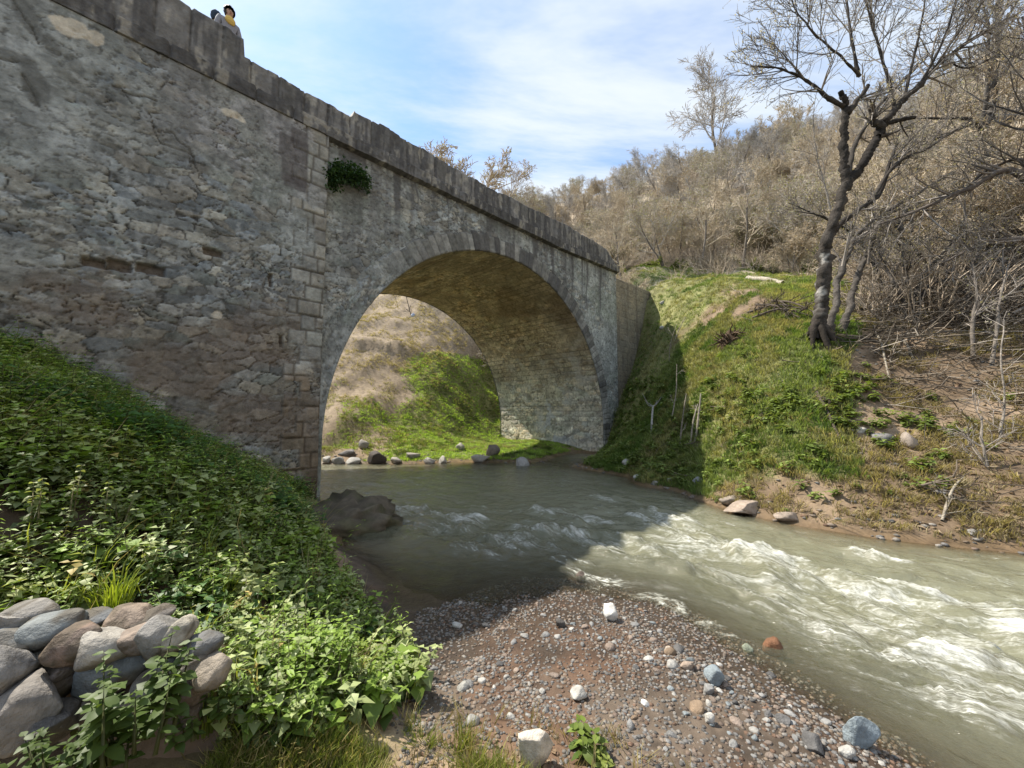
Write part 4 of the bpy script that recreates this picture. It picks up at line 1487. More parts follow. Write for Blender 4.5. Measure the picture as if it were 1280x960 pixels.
# slim pale stems
for pts, dep, r, lab, sd_ in [
    ([(1038, 262), (1032, 235), (1024, 205), (1018, 175), (1016, 145)], [9.6] * 5, .028, 'thin pale dead stem standing left of the riverside tree', 31),
    ([(1217, 450), (1216, 410), (1221, 370), (1216, 330)], [8.6, 8.7, 8.8, 9], .05, 'pale slim trunk on the bare slope under the brush', 32),
    ([(1240, 455), (1246, 415), (1250, 375), (1262, 330)], [8.4, 8.5, 8.6, 8.8], .045, 'slim grey trunk leaning right beside the pale slim trunk', 33),
    ([(1252, 590), (1250, 545), (1256, 500), (1250, 450), (1256, 400)], [6.7, 6.8, 6.9, 7, 7.2], .026, 'thin bare sapling on the right bank near the water', 34),
    ([(1245, 640), (1240, 600), (1228, 560), (1226, 520)], [6.2, 6.3, 6.4, 6.5], .04, 'dark rotten stem at the right edge of the bank', 35),
    ([(1085, 330), (1088, 300), (1094, 262), (1090, 225)], [10.6] * 4, .03, 'straight thin grey stem right of the riverside tree', 36),
    ([(1140, 290), (1142, 250), (1148, 205)], [11.5] * 3, .028, 'thin pale stem among the leaning trees', 37),
    ([(1205, 300), (1207, 262), (1203, 215)], [11] * 3, .03, 'straight pale sapling before the thick dark trunk', 38)]:
    base = D(*pts[0], dep[0])
    zg = tz(base[0], base[1])
    made_tree('sapling', [(pts, dep, r, r * .3, 7, .55)], None, sd_, lab, 'slim stems on the right bank', (.15, .13, .11), (.27, .24, .205), (.3, .28, .2), (.36, .34, .24), cat='sapling', prm=dict(TW, n=(3, 3, 2), bud=.3))
# drop the protos nobody used
#PART5
# ------------------------------------------------------------------ low plants
def leaf_part(L, Wd, droop, fine=False):
    """a folded leaf along +X"""
    if fine:
        V = np.array([(0, 0, 0), (.28 * L, .42 * Wd, .02 * L), (.3 * L, 0, -.03 * L), (.28 * L, -.42 * Wd, .02 * L), (.62 * L, .40 * Wd, -.3 * droop * L), (.64 * L, 0, -.3 * droop * L - .04 * L), (.62 * L, -.40 * Wd, -.3 * droop * L), (L, 0, -droop * L)])
        F = np.array([(0, 2, 1), (0, 3, 2), (1, 2, 5), (1, 5, 4), (2, 3, 6), (2, 6, 5), (4, 5, 7), (5, 6, 7)])
    else:
        V = np.array([(0, 0, 0), (.42 * L, .5 * Wd, .03 * L), (.45 * L, 0, -.05 * L), (.42 * L, -.5 * Wd, .03 * L), (L, 0, -droop * L)])
        F = np.array([(0, 2, 1), (0, 3, 2), (1, 2, 4), (2, 3, 4)])
    return V, F


def rot(V, yaw, pitch, roll=0.0):
    Rm = Matrix.Rotation(yaw, 3, 'Z') @ Matrix.Rotation(-pitch, 3, 'Y') @ Matrix.Rotation(roll, 3, 'X')
    return V @ np.array(Rm).T


def leafy(seed, H=.35, pairs=6, L=.07, Wd=.045, fine=False, top_c=(.13, .17, .03), low_c=(.045, .075, .016), stems=1, spread=.08, stem_c=(.08, .09, .03), droop=.35):
    """an upright herb: stems with opposite pairs of leaves"""
    rng = random.Random(seed)
    Vs, Fs, Cs, off = [], [], [], 0
    for s in range(stems):
        a0 = rng.uniform(0, 6.28)
        ox, oy = (math.cos(a0) * spread * rng.random(), math.sin(a0) * spread * rng.random()) if stems > 1 else (0, 0)
        lean = np.array([math.cos(a0), math.sin(a0)]) * rng.uniform(.05, .3) * H
        h = H * rng.uniform(.7, 1.1)
        w = .004 + .004 * fine
        pt = lambda f: np.array([ox + lean[0] * f * f, oy + lean[1] * f * f, h * f])
        V = np.array([pt(0) + (w, 0, 0), pt(0) + (-w * .5, w, 0), pt(0) + (-w * .5, -w, 0), pt(1)])
        F = np.array([(0, 1, 3), (1, 2, 3), (2, 0, 3)])
        Vs.append(V)
        Fs.append(F + off)
        Cs.append(np.tile(stem_c, (4, 1)))
        off += 4
        for i in range(pairs):
            f = .22 + .78 * (i + .5) / pairs
            yaw = i * 1.57 + rng.uniform(-.4, .4)
            sz = L * (.55 + .65 * math.sin(math.pi * min(1, .25 + f * .72))) * rng.uniform(.8, 1.2)
            for sgn in (0, math.pi):
                V, F = leaf_part(sz, sz * Wd / L, droop * rng.uniform(.3, 1.3), fine)
                V = rot(V, yaw + sgn + rng.uniform(-.25, .25), rng.uniform(-.25, .45), rng.uniform(-.4, .4)) + pt(f)
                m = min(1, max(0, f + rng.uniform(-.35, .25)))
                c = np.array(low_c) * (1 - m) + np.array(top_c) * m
                Vs.append(V)
                Fs.append(F + off)
                Cs.append(np.tile(c * rng.uniform(.8, 1.2), (len(V), 1)))
                off += len(V)
    return np.concatenate(Vs), np.concatenate(Fs), np.concatenate(Cs)


def tuft(seed, n=14, H=.18, spread=.05, w=.006, c0=(.10, .14, .02), c1=(.22, .26, .05), bend=.5):
    """a clump of grass blades"""
    rng = random.Random(seed)
    Vs, Fs, Cs = [], [], []
    for i in range(n):
        a = rng.uniform(0, 6.28)
        r = spread * math.sqrt(rng.random())
        ox, oy = r * math.cos(a), r * math.sin(a)
        a2 = a + rng.uniform(-.9, .9)
        h = H * rng.uniform(.5, 1.1)
        be = bend * rng.uniform(.3, 1.2) * h
        dx, dy = math.cos(a2), math.sin(a2)
        px, py = -dy * w, dx * w
        V = [(ox + px, oy + py, -.01), (ox - px, oy - py, -.01), (ox + dx * be * .35 + px * .7, oy + dy * be * .35 + py * .7, h * .6), (ox + dx * be * .35 - px * .7, oy + dy * be * .35 - py * .7, h * .6), (ox + dx * be, oy + dy * be, h * .93)]
        b = i * 5
        Vs += V
        Fs += [(b, b + 1, b + 3), (b, b + 3, b + 2), (b + 2, b + 3, b + 4)]
        m = rng.random()
        c = np.array(c0) * (1 - m) + np.array(c1) * m
        Cs += [c * .7, c * .7, c, c, c * 1.15]
    return np.array(Vs), np.array(Fs), np.array(Cs)


def scatter(name, temps, pos, seed, smin=.7, smax=1.3, tilt=.15, mat=M_leaf, tint=None, parent=None, sfac=None):
    """many copies of a few little plants in one mesh; tint = (n,3) colour factors"""
    rng = np.random.default_rng(seed)
    pos = np.asarray(pos, float)
    n = len(pos)
    which = rng.integers(0, len(temps), n)
    Vs, Fs, Cs, off = [], [], [], 0
    for k, (tv, tf, tcol) in enumerate(temps):
        ii = np.where(which == k)[0]
        if not len(ii):
            continue
        m = len(ii)
        yaw = rng.random(m) * 6.283
        s = smin + (smax - smin) * rng.random(m)
        if sfac is not None:
            s = s * sfac[ii]
        cx, sx_ = np.cos(yaw), np.sin(yaw)
        V = np.empty((m, len(tv), 3))
        V[:, :, 0] = tv[None, :, 0] * cx[:, None] - tv[None, :, 1] * sx_[:, None]
        V[:, :, 1] = tv[None, :, 0] * sx_[:, None] + tv[None, :, 1] * cx[:, None]
        V[:, :, 2] = tv[None, :, 2]
        tl = rng.standard_normal((m, 2)) * tilt
        V[:, :, 0] += V[:, :, 2] * tl[:, :1]
        V[:, :, 1] += V[:, :, 2] * tl[:, 1:]
        V *= s[:, None, None]
        V += pos[ii][:, None]
        F = tf[None] + (np.arange(m) * len(tv))[:, None, None] + off
        c = tcol[None] * (.75 + .5 * rng.random((m, 1, 1)))
        if tint is not None:
            c = c * np.asarray(tint)[ii][:, None]
        Vs.append(V.reshape(-1, 3))
        Fs.append(F.reshape(-1, 3))
        Cs.append(c.reshape(-1, 3))
        off += m * len(tv)
    return mesh(name, np.concatenate(Vs), tris=np.concatenate(Fs), col=np.concatenate(Cs), mat=mat, smooth=False, parent=parent)


rg = np.random.default_rng(5)


def region(n, x0, x1, y0, y1, fn):
    x = rg.uniform(x0, x1, n)
    y = rg.uniform(y0, y1, n)
    z = TZ(x, y)
    k = fn(x, y, z)
    k = k > rg.random(n)
    return np.stack([x, y, z], -1)[k]


SW_A, SW_B = D(-10, 770, 1.75), D(290, 800, 1.75)          # the low stone wall's line


def left_bank(x, y, z):
    t, p = bt(x, y)
    # foot of the plants: a ragged line down the bank
    edge = np.interp(y, [1.0, 1.6, 2.2, 2.6, 3.2, 4.2, 5.6, 7.6], [-1.25, -1.05, -.62, -.48, -.98, -1.85, -2.95, -4.1])
    w = edge + .35 * (fbm(x * 2.0, y * 2.0, 3, 91) - .5) - x
    ok = sst(-.05, .12, w) * (p > .02) * (z > .06)
    front = (y < 1.72) & (x < -1.0)                       # in front of the stone wall
    return ok * np.where(front, .0, 1.0)


LW = [(.044, .034), (.075, .062), (.034, .028), (.060, .020), (.058, .044), (.040, .014)]
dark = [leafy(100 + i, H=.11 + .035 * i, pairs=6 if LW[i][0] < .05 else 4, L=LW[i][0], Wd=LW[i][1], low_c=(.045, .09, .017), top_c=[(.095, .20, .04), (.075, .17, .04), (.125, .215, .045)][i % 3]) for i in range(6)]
lite = [leafy(120 + i, H=.12 + .035 * i, pairs=6 if LW[i][0] < .05 else 4, L=LW[i][0], Wd=LW[i][1], low_c=(.05, .08, .014), top_c=(.25, .37, .06) if i % 2 else (.42, .48, .22)) for i in range(6)]  # pale tops put the sun's highlights into the leaf colour
P1 = region(44000, -8.2, -.2, 1.1, 8.6, left_bank)
dd = np.hypot(P1[:, 0], P1[:, 1])
P1 = P1[rg.random(len(P1)) < np.clip(1.35 - .08 * dd, .55, 1)]
pat = fbm(P1[:, 0] * 1.1, P1[:, 1] * 1.1, 3, 95)
tt1, pp1 = bt(P1[:, 0], P1[:, 1])
islight = pat + .12 * sst(4.5, 6, pp1) + .14 * rg.standard_normal(len(P1)) * .5 > .46  # highlight-coloured herbs favoured towards the sunlit part of the bank
bare = fbm(P1[:, 0] * 2.2 + 7, P1[:, 1] * 2.2, 3, 97) < .27
clump = .55 + .95 * fbm(P1[:, 0] * 1.9, P1[:, 1] * 1.9, 3, 98)
yel = lerp(np.ones((len(P1), 3)), (1.08, 1.06, .9), sst(.5, .65, fbm(P1[:, 0] * 2.6, P1[:, 1] * 2.6, 3, 99)))
yel = lerp(yel, (1.5, .95, .7), (rg.random(len(P1)) < .03) * .8)
k1 = ~islight & ~(bare & (pp1 > 4.4))
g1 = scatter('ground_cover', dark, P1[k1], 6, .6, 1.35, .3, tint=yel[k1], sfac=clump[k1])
tag(g1, kind='stuff')
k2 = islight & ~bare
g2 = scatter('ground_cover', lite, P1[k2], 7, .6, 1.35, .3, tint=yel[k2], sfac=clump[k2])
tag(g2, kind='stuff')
# grass through the herbs and on the strip by the camera
gt = [tuft(200 + i, 12, .17, .05, .0035, (.09, .13, .02), (.26, .29, .06)) for i in range(5)]
gd = [tuft(210 + i, 10, .12, .06, .003, (.20, .17, .07), (.34, .28, .13)) for i in range(3)]


def front_strip(x, y, z):
    top_ = np.interp(x, [-1.4, -.9, -.55, -.2, 0, .12, .3], [1.75, 2.0, 2.02, 1.98, 1.9, 1.75, 1.5])
    f = fbm(x * 2.4, y * 2.4, 3, 101)
    return (sst(.10, -.12, y - top_ + .5 * (f - .5)) * (y > .5) * sst(.42, .56, f + .10) * (x > -1.25)) * .9


P2 = region(11000, -1.4, .55, .6, 2.2, front_strip)
tag(scatter('grass', gt, P2, 8, .22, .62, .4, M_grass), kind='stuff')
P2b = region(6000, -1.4, .9, .6, 2.3, lambda x, y, z: .5 * front_strip(x, y, z) + .06 * (z > .16))
tag(scatter('dry_grass', gd, P2b, 9, .35, 1.0, .5, M_grass), kind='stuff')
P2d = region(9000, -7, -.3, 1.6, 8, lambda x, y, z: left_bank(x, y, z) * .05)
tag(scatter('dry_grass', [tuft(240 + i, 5, .34, .06, .0028, (.22, .18, .09), (.40, .34, .2), .7) for i in range(4)], P2d, 24, .6, 1.4, .5, M_grass), kind='stuff')
P2c = region(9000, -7, -.3, 1.6, 8, lambda x, y, z: left_bank(x, y, z) * .12)
tag(scatter('grass', gt, P2c, 10, .7, 1.5, .3, M_grass), kind='stuff')

# the far bank
gf = [tuft(220 + i, 12, .10, .11, .008, (.15, .20, .055), (.34, .40, .155)) for i in range(6)]
gfd = [tuft(230 + i, 11, .13, .11, .007, (.22, .185, .10), (.42, .35, .21), .9) for i in range(5)]


def far_green(x, y, z):
    t, p = bt(x, y)
    return green_mask(x, y, z) * (z > .06) * ((p > .1) | (t > 18) | (p < -6.3) | ((t > 3) & (t < 12))) * np.where(p < -6.3, sst(36, 30, np.hypot(x, y)), sst(36, 30, np.hypot(x, y)))


def far_dry(x, y, z):
    t, p = bt(x, y)
    b = x / np.maximum(y, .5)
    return (1 - .75 * green_mask(x, y, z)) * (z > .08) * sst(.38, .56, fbm(x * 1.3, y * 1.3, 3, 111)) * ((p > .1) | (t > 18)) * (np.hypot(x, y) < 27) * (p > -3)


def dens(P, k):
    d_ = np.hypot(P[:, 0], P[:, 1])
    return P[rg.random(len(P)) < np.clip(k / d_, 0, 1)]


P3 = np.concatenate([region(34000, 2.5, 13, 5.2, 15, far_green), region(36000, 3, 26, 12, 33, far_green)])
tint = lerp(np.ones((len(P3), 3)), (.55, .68, .5), sst(.45, .62, fbm(P3[:, 0] * .9, P3[:, 1] * .9, 3, 113)))
tint = lerp(tint, (1.45, 1.1, 1.5), sst(.5, .62, fbm(P3[:, 0] * 1.6 + 9, P3[:, 1] * 1.6, 3, 114)) * .8)
tag(scatter('grass', gf, P3, 11, .6, 1.3, .35, M_grass, tint), kind='stuff')
P4 = np.concatenate([region(22000, 3.5, 17, 3.5, 13, far_dry), region(9000, 4, 22, 11, 27, far_dry)])
tag(scatter('dry_grass', gfd, P4, 12, .5, 1.25, .5, M_grass), kind='stuff')
# upstream bank, bright green on its right, pale weeds on its left
P5 = region(52000, -12, 4, 13, 33, lambda x, y, z: far_green(x, y, z) * (bt(x, y)[1] < -.3))
tint5 = np.ones((len(P5), 3)) * np.array([1.4, 1.6, .95])  # tint lifted so the colour carries the grass's backlit glow
tint5 = lerp(tint5, (.5, .6, .4), sst(.62, .66, fbm(P5[:, 0] * 1.8, P5[:, 1] * 1.8, 2, 118)))
tag(scatter('grass', gf, P5, 13, .45, 1.0, .3, M_grass, tint5), kind='stuff')
P5b = region(26000, -12, 2, 13, 30, lambda x, y, z: (z > .25) * (bt(x, y)[1] < -1) * (.12 + sst(.44, .62, fbm(x * 1.1, y * 1.1, 3, 119))) * .8)
tint5b = lerp(np.ones((len(P5b), 3)), (.62, .85, .45), sst(4.5, 1.0, P5b[:, 2]) * (rg.random(len(P5b)) < .7))
tag(scatter('dry_grass', gfd, P5b, 14, .5, 1.1, .4, M_grass, tint5b), kind='stuff')
# broad-leaved weeds in the green of the bank and in the bridge's shade
herb = [leafy(140 + i, H=.20, pairs=4, L=.12, Wd=.075, low_c=(.08, .12, .025), top_c=(.20, .26, .06), stems=2, spread=.1) for i in range(5)]


def weeds(x, y, z):
    t, p = bt(x, y)
    a = np.exp(-(((x - 6.5) / 1.6) ** 2 + ((y - 8.2) / 1.1) ** 2)) + np.exp(-(((x - 5.5) / 1.0) ** 2 + ((y - 10.5) / 2.0) ** 2)) * .5
    shade = (p > .1) * (p < (8.4 - z) / 1.45) * (t > 6) * (z < 3.2)
    return np.clip(a * sst(.42, .55, fbm(x * 1.6, y * 1.6, 3, 121)) + .55 * shade, 0, 1) * (z > .07) * (x > 1.0)


P6 = region(9000, 1, 10, 6, 19, weeds)
tag(scatter('ground_cover', herb, P6, 15, .45, 1.15, .25), kind='stuff')

# fallen leaves, twig litter and hillside brush
lf = []
for i in range(5):
    V, F = leaf_part(.075, .045, .3)
    V = rot(V, i, .15 * i - .2, .3 * (i - 2))
    lf.append((V + np.array([0, 0, .012]), F, np.tile(np.array([(.20, .13, .075), (.27, .19, .115), (.16, .10, .06), (.31, .24, .16), (.23, .16, .10)][i]), (len(V), 1))))


def litter_m(x, y, z):
    b = x / np.maximum(y, .5)
    t, p = bt(x, y)
    return (z > .12) * ((sst(.72, .95, b) + .06) * (p > .2) * (y > 2)) * np.clip(7.5 / np.hypot(x, y), .2, 1)


P7 = region(30000, 3.5, 20, 3.0, 17, litter_m)
tag(scatter('fallen_leaves', lf, P7, 16, .6, 1.3, .4, M_dead), kind='stuff')
P7b = region(1500, -1.6, .2, 1.5, 2.7, lambda x, y, z: (z > .14) * sst(.4, .6, fbm(x * 3, y * 3, 2, 131)))
tag(scatter('fallen_leaves', lf, P7b, 17, .22, .5, .5, M_dead), kind='stuff')


def stick(seed, L, r, c0):
    rng = random.Random(seed)
    w = Wood()
    pts, _ = wobble(rng, (-L / 2, 0, r), (1, 0, rng.uniform(-.05, .15)), L, 3, .18, 0)
    w.add(pts, [r, r * .9, r * .7, r * .4], 3)
    for _ in range(3):
        i = rng.randint(1, 2)
        p2, _ = wobble(rng, pts[i], (rng.uniform(-.3, 1), rng.uniform(-1, 1), rng.uniform(.0, .8)), L * .45, 3, .2, 0)
        w.add(p2, [r * .6, r * .5, r * .4, r * .2], 3)
    V, q, c = w.arrays(c0, None, seed)
    return V, np.concatenate([q[:, [0, 1, 2]], q[:, [0, 2, 3]]]), c


stk = [stick(300 + i, .9, .011, [(.20, .165, .125), (.28, .245, .20), (.13, .105, .08)][i % 3]) for i in range(9)]


def brushm(x, y, z):
    b = x / np.maximum(y, .5)
    d_ = np.hypot(x, y)
    return np.clip((sst(.80, 1.0, b) * sst(10.5, 12.5, d_) * 1.0 + sst(.9, 1.1, b) * .18 + .02) * (z > .3), 0, 1) * (d_ < 24)


P8 = region(5200, 3.8, 24, 4.5, 21, brushm)
P8[:, 2] += rg.random(len(P8)) * .55 * sst(10.5, 12.5, np.hypot(P8[:, 0], P8[:, 1])) * sst(.8, 1, P8[:, 0] / P8[:, 1])
tag(scatter('twig_litter', stk, P8, 18, .5, 1.7, .5, M_twig), kind='stuff')


def brush(seed, n=16, H=1.1, c0=(.30, .245, .185), c1=(.48, .40, .31)):  # stems paled like the hill twigs, haze put into their colour
    rng = random.Random(seed)
    w = Wood()
    for i in range(n):
        a = rng.uniform(0, 6.28)
        pts, d = wobble(rng, (math.cos(a) * .12, math.sin(a) * .12, -.1), (math.cos(a) * .5, math.sin(a) * .5, 1), H * rng.uniform(.5, 1), 3, .16, 0)
        w.add(pts, [.012, .010, .008, .005], 3)
        for k in (1, 2):
            p2, _ = wobble(rng, pts[k], side(rng, d, .7), H * .45, 2, .2, 0)
            w.add(p2, [.008, .006, .004], 3)
    V, q, c = w.arrays(c0, c1, seed)
    return V, np.concatenate([q[:, [0, 1, 2]], q[:, [0, 2, 3]]]), c


br = [brush(330 + i) for i in range(5)]


def hillm(x, y, z):
    d_ = np.hypot(x, y)
    b = x / np.maximum(y, 1)
    return sst(23, 28, d_) * (b > .0) * (1 - .95 * (d_ < 31) * (b > .3) * (b < .85)) * np.clip(26 / d_, .15, 1)


P9 = np.concatenate([region(5500, 1, 75, 20, 75, hillm), region(600, 9.5, 30, 9.5, 22, lambda x, y, z: sst(.86, 1.02, x / y) * sst(3.6, 4.6, z) * .8)])
tag(scatter('undergrowth', br, P9, 19, .7, 1.9, .25, M_twig), kind='stuff')
gb = [leafy(150 + i, H=.5, pairs=5, L=.16, Wd=.11, low_c=(.06, .085, .03), top_c=(.17, .20, .06), stems=5, spread=.5) for i in range(3)]
P10 = region(3000, 4, 40, 20, 42, lambda x, y, z: hillm(x, y, z) * sst(22, 8, z - .12 * np.hypot(x, y)) * sst(.45, .6, fbm(x * .25, y * .25, 3, 141)))
tag(scatter('ground_cover', gb, P10, 20, .6, 1.4, .2), kind='stuff')
#PART6
# ------------------------------------------------------------------ stones
import bmesh


def ico(sub):
    bm = bmesh.new()
    bmesh.ops.create_icosphere(bm, subdivisions=sub, radius=1)
    bm.verts.ensure_lookup_table()
    V = np.array([v.co[:] for v in bm.verts])
    F = np.array([[v.index for v in f.verts] for f in bm.faces])
    bm.free()
    return V, F


ICO = {s: ico(s) for s in (1, 2, 3, 4)}


def stone_shape(seed, sx, sy, sz, sub=3, facets=7, rough=.16, cut=.70):
    """a worn, partly faceted stone"""
    rng = np.random.default_rng(seed)
    V, F = ICO[sub]
    V = V.copy()
    f = fbm(V[:, 0] * 1.3 + V[:, 2] * .8 + seed * 3.1, V[:, 1] * 1.3 - V[:, 2] * .9 + seed, 3, seed % 97)
    V *= (1 + rough * 2 * (f - .5))[:, None]
    for _ in range(facets):
        n = rng.standard_normal(3)
        n /= np.linalg.norm(n)
        c = cut * rng.uniform(.85, 1.12)
        d = V @ n - c
        V -= np.where(d > 0, d * .88, 0)[:, None] * n
    f2 = fbm(V[:, 0] * 4 + V[:, 2] * 3 + seed, V[:, 1] * 4 - V[:, 2] * 2, 3, seed % 89)
    V *= (1 + rough * .35 * (f2 - .5))[:, None]
    return V * np.array([sx, sy, sz]), F


def stone_col(V, base, seed, vein=.3):
    f = fbm(V[:, 0] * 25 + seed, V[:, 1] * 25 + V[:, 2] * 31, 3, seed % 83)
    g = fbm(V[:, 0] * 8 + seed * 2, V[:, 1] * 8 + V[:, 2] * 9, 3, seed % 79)
    base = np.asarray(base) * .72 + .22 * np.mean(base)
    c = np.asarray(base) * (.62 + .7 * f)[:, None]
    return lerp(c, np.asarray(base) * .55 + .06, sst(.55, .75, g) * vein)


def stone(name, pos, size, base, seed, label=None, cat='stone', group=None, sub=3, yaw=0, tilt=(0, 0), sink=.3, parent=None, facets=7, rough=.2, cut=.68, smooth=True):
    V, F = stone_shape(seed, *[s / 2 for s in size], sub=sub, facets=facets, rough=rough, cut=cut)
    c = stone_col(V, base, seed)
    o = mesh(name, V, tris=F, col=c, mat=M_rock, smooth=smooth, parent=parent)
    o.location = (pos[0], pos[1], pos[2] + size[2] * (.5 - sink))
    o.rotation_euler = (tilt[0], tilt[1], yaw)
    return tag(o, label, None if parent else cat, group)


# stones one can point at
GR, BL, PALE, TAN, BRN, ORG, DRK, WHT = (.27, .265, .25), (.24, .30, .33), (.44, .42, .37), (.42, .34, .25), (.24, .165, .115), (.21, .085, .028), (.09, .08, .07), (.68, .66, .60)
spots = [
    # px, py (foot), width px, height px, colour, label
    (766, 778, 24, 24, WHT, 'white angular stone standing at the water edge of the gravel bar'),
    (1089, 946, 50, 44, BL, 'large blue-grey boulder lying at the wet edge of the gravel'),
    (898, 862, 32, 24, BL, 'blue-green stone leaning on pale pebbles in mid gravel bar'),
    (888, 872, 18, 15, GR, 'grey stone just below the blue-green stone'),
    (976, 826, 30, 17, ORG, 'rusty orange stone in the shallow water'),
    (936, 818, 15, 14, (.25, .28, .19), 'small greenish stone standing in the shallows above the orange stone'),
    (668, 972, 62, 62, (.56, .48, .37), 'big pale tan boulder standing in the grass at the bottom'),
    (725, 878, 27, 10, PALE, 'flat elongated pale slab on the brown gravel'),
    (789, 916, 15, 14, GR, 'round grey stone alone on dark mud below the flat slab'),
    (808, 888, 15, 10, WHT, 'squarish whitish stone right of the flat slab'),
    (890, 908, 17, 13, PALE, 'smooth pale round stone below the blue-green stone'),
    (726, 730, 18, 16, (.14, .10, .075), 'brown stone breaking the shaded water above the gravel'),
    (702, 786, 14, 10, DRK, 'dark stone at the tip of the shadow on the gravel'),
    (683, 896, 12, 13, GR, 'upright grey block among small pale pebbles'),
    (590, 912, 26, 10, (.33, .32, .28), 'flat grey stone beside the grass tuft on the bar'),
    (578, 868, 22, 9, (.34, .33, .29), 'flat light stone on the sandy end of the bar'),
    (1022, 945, 36, 20, (.12, .115, .11), 'dark slate slab in the pebbles by the blue-grey boulder'),
    (1062, 952, 22, 12, PALE, 'pale wedge stone beside the big blue-grey boulder'),
    (985, 912, 22, 12, (.13, .125, .12), 'dark flat stone in the pebbles along the water'),
    (862, 842, 22, 12, (.34, .25, .18), 'reddish stone near the water on the upper gravel'),
    (838, 820, 16, 10, TAN, 'tan stone at the upper end of the pebble line'),
    # far shore, seen under the arch
    (652, 588, 20, 17, (.36, .34, .31), 'rounded grey boulder at the water under the right foot of the arch'),
    (598, 579, 34, 11, (.42, .38, .31), 'long low tan boulder on the far shore under the arch'),
    (615, 571, 20, 14, (.24, .19, .14), 'brown boulder behind the long low boulder under the arch'),
    (553, 581, 15, 18, (.40, .37, .31), 'upright pale stone on the shore under the arch'),
    (536, 581, 20, 8, (.30, .28, .25), 'flat grey stone left of the upright stone under the arch'),
    (468, 581, 24, 24, (.075, .06, .048), 'dark stump-like rock on the shore under the arch'),
    (441, 582, 24, 10, (.40, .39, .35), 'flat pale slab on the shore left of the dark rock'),
    (420, 582, 22, 11, (.30, .30, .28), 'grey slab tilted on the shore close to the left pier'),
    (406, 580, 13, 16, (.47, .46, .42), 'small white block close to the left pier'),
    (430, 571, 26, 7, (.22, .21, .2), 'dark flat slab lying on top of the shore stones'),
    (493, 580, 18, 9, (.38, .34, .28), 'tan stone right of the dark rock under the arch'),
    (513, 574, 22, 8, (.35, .31, .26), 'low tan stone on the grassy shore under the arch'),
    (452, 562, 18, 12, (.36, .33, .29), 'grey stone on the slope above the dark rock'),
    (575, 563, 18, 8, (.36, .34, .28), 'pale stone in the grass above the shore under the arch'),
    # by the water beside the right pier
    (784, 583, 16, 10, (.42, .40, .36), 'pale stone in the shaded grass beside the bridge'),
    (797, 601, 14, 8, (.44, .43, .40), 'small white stone in the shaded shallows beside the bridge'),
    (820, 607, 10, 6, (.34, .32, .29), 'little grey stone in the shaded shallows near the shadow edge'),
    (838, 603, 9, 6, (.44, .40, .34), 'little pale stone at the edge of the bridge shadow'),
    (874, 606, 15, 9, (.26, .27, .27), 'grey stone on the sunny shore near the leaning sticks'),
    # right shore and bank
    (945, 646, 76, 16, (.36, .27, .195), 'long pinkish tan rock ledge at the far waterline'),
    (992, 655, 46, 13, (.35, .265, .19), 'shorter tan rock right of the long ledge'),
    (915, 632, 30, 10, (.30, .24, .18), 'low brown rock left of the long ledge'),
    (1053, 530, 14, 15, (.42, .38, .33), 'pale stone set upright in the bank above the water'),
    (1076, 543, 22, 9, (.46, .42, .36), 'white flat stone in the bank below the upright stone'),
    (1066, 534, 24, 9, (.12, .095, .075), 'dark stone wedged between two pale stones in the bank'),
    (1112, 558, 34, 18, (.20, .19, .18), 'grey rock jutting out of the brown bank'),
    (1146, 562, 30, 18, (.33, .26, .2), 'pinkish rock beside the jutting grey rock'),
    (1184, 622, 20, 10, (.16, .15, .14), 'dark stone low on the right bank'),
    (1220, 672, 18, 8, (.30, .28, .25), 'grey stone at the waterline far right'),
    (1232, 668, 12, 6, (.40, .37, .33), 'small pale stone at the waterline far right'),
    (828, 412, 8, 6, (.48, .45, .4), 'pale stone high on the slope by the wing wall'),
    (829, 380, 8, 5, (.46, .43, .38), 'pale stone at the top of the slope by the wing wall'),
]
for i, (px, py, wp, hp, colr_, lab) in enumerate(spots):
    q = hit(px, py)
    dep = q[1]
    sx_, sz_ = wp / FPX * dep, hp / FPX * dep * 1.15
    sz_ = min(sz_, sx_ * .85)
    big = 'boulder' in lab or 'rock' in lab
    stone('boulder' if 'boulder' in lab else ('rock' if 'rock' in lab else 'river_stone'), q + np.array([0, sx_ * .25, 0]), (sx_, sx_ * (.85 if wp < 40 else .55), sz_ * 1.25), colr_, 500 + i * 7, lab, 'boulder' if 'boulder' in lab else ('rock' if 'rock' in lab else 'stone'),
          None, 4 if wp > 34 else 3, (i * 1.3) % .8 - .4, (.1 * math.sin(i), .12 * math.cos(i * 2)), .2, facets=15, rough=.36, cut=.60)

# the dark mass of old footing at the near pier
fv, ff = stone_shape(41, 1.0, .8, .50, 4, 9, .40, .76)
f2 = fbm(fv[:, 0] * 5, fv[:, 1] * 5 + fv[:, 2] * 6, 4, 42)
fv *= (1 + .5 * (f2 - .5) + .3 * (fbm(fv[:, 0] * 11 + fv[:, 2] * 8, fv[:, 1] * 11, 3, 46) - .5) + .25 * (fbm(fv[:, 0] * 2.2, fv[:, 1] * 2.2 + fv[:, 2] * 3, 3, 45) - .5))[:, None]
fc = lerp(np.array([.07, .058, .042]), (.145, .122, .09), f2)
fc = lerp(fc, (.06, .065, .025), sst(.5, .64, fbm(fv[:, 0] * 5, fv[:, 1] * 5 + 4, 3, 44)) * (fv[:, 2] > .0) * .5)
fo_ = mesh('boulder', fv * np.array([1.05, 1.0, .86]), tris=ff, col=fc, mat=M_ground)
fp = G(440, 660, .1)
fo_.location = (-2.75, 6.65, -.06)
fo_.rotation_euler = (.05, .16, -.55)
tag(fo_, 'big dark mossy boulder of old footing at the left foot of the arch', 'boulder')

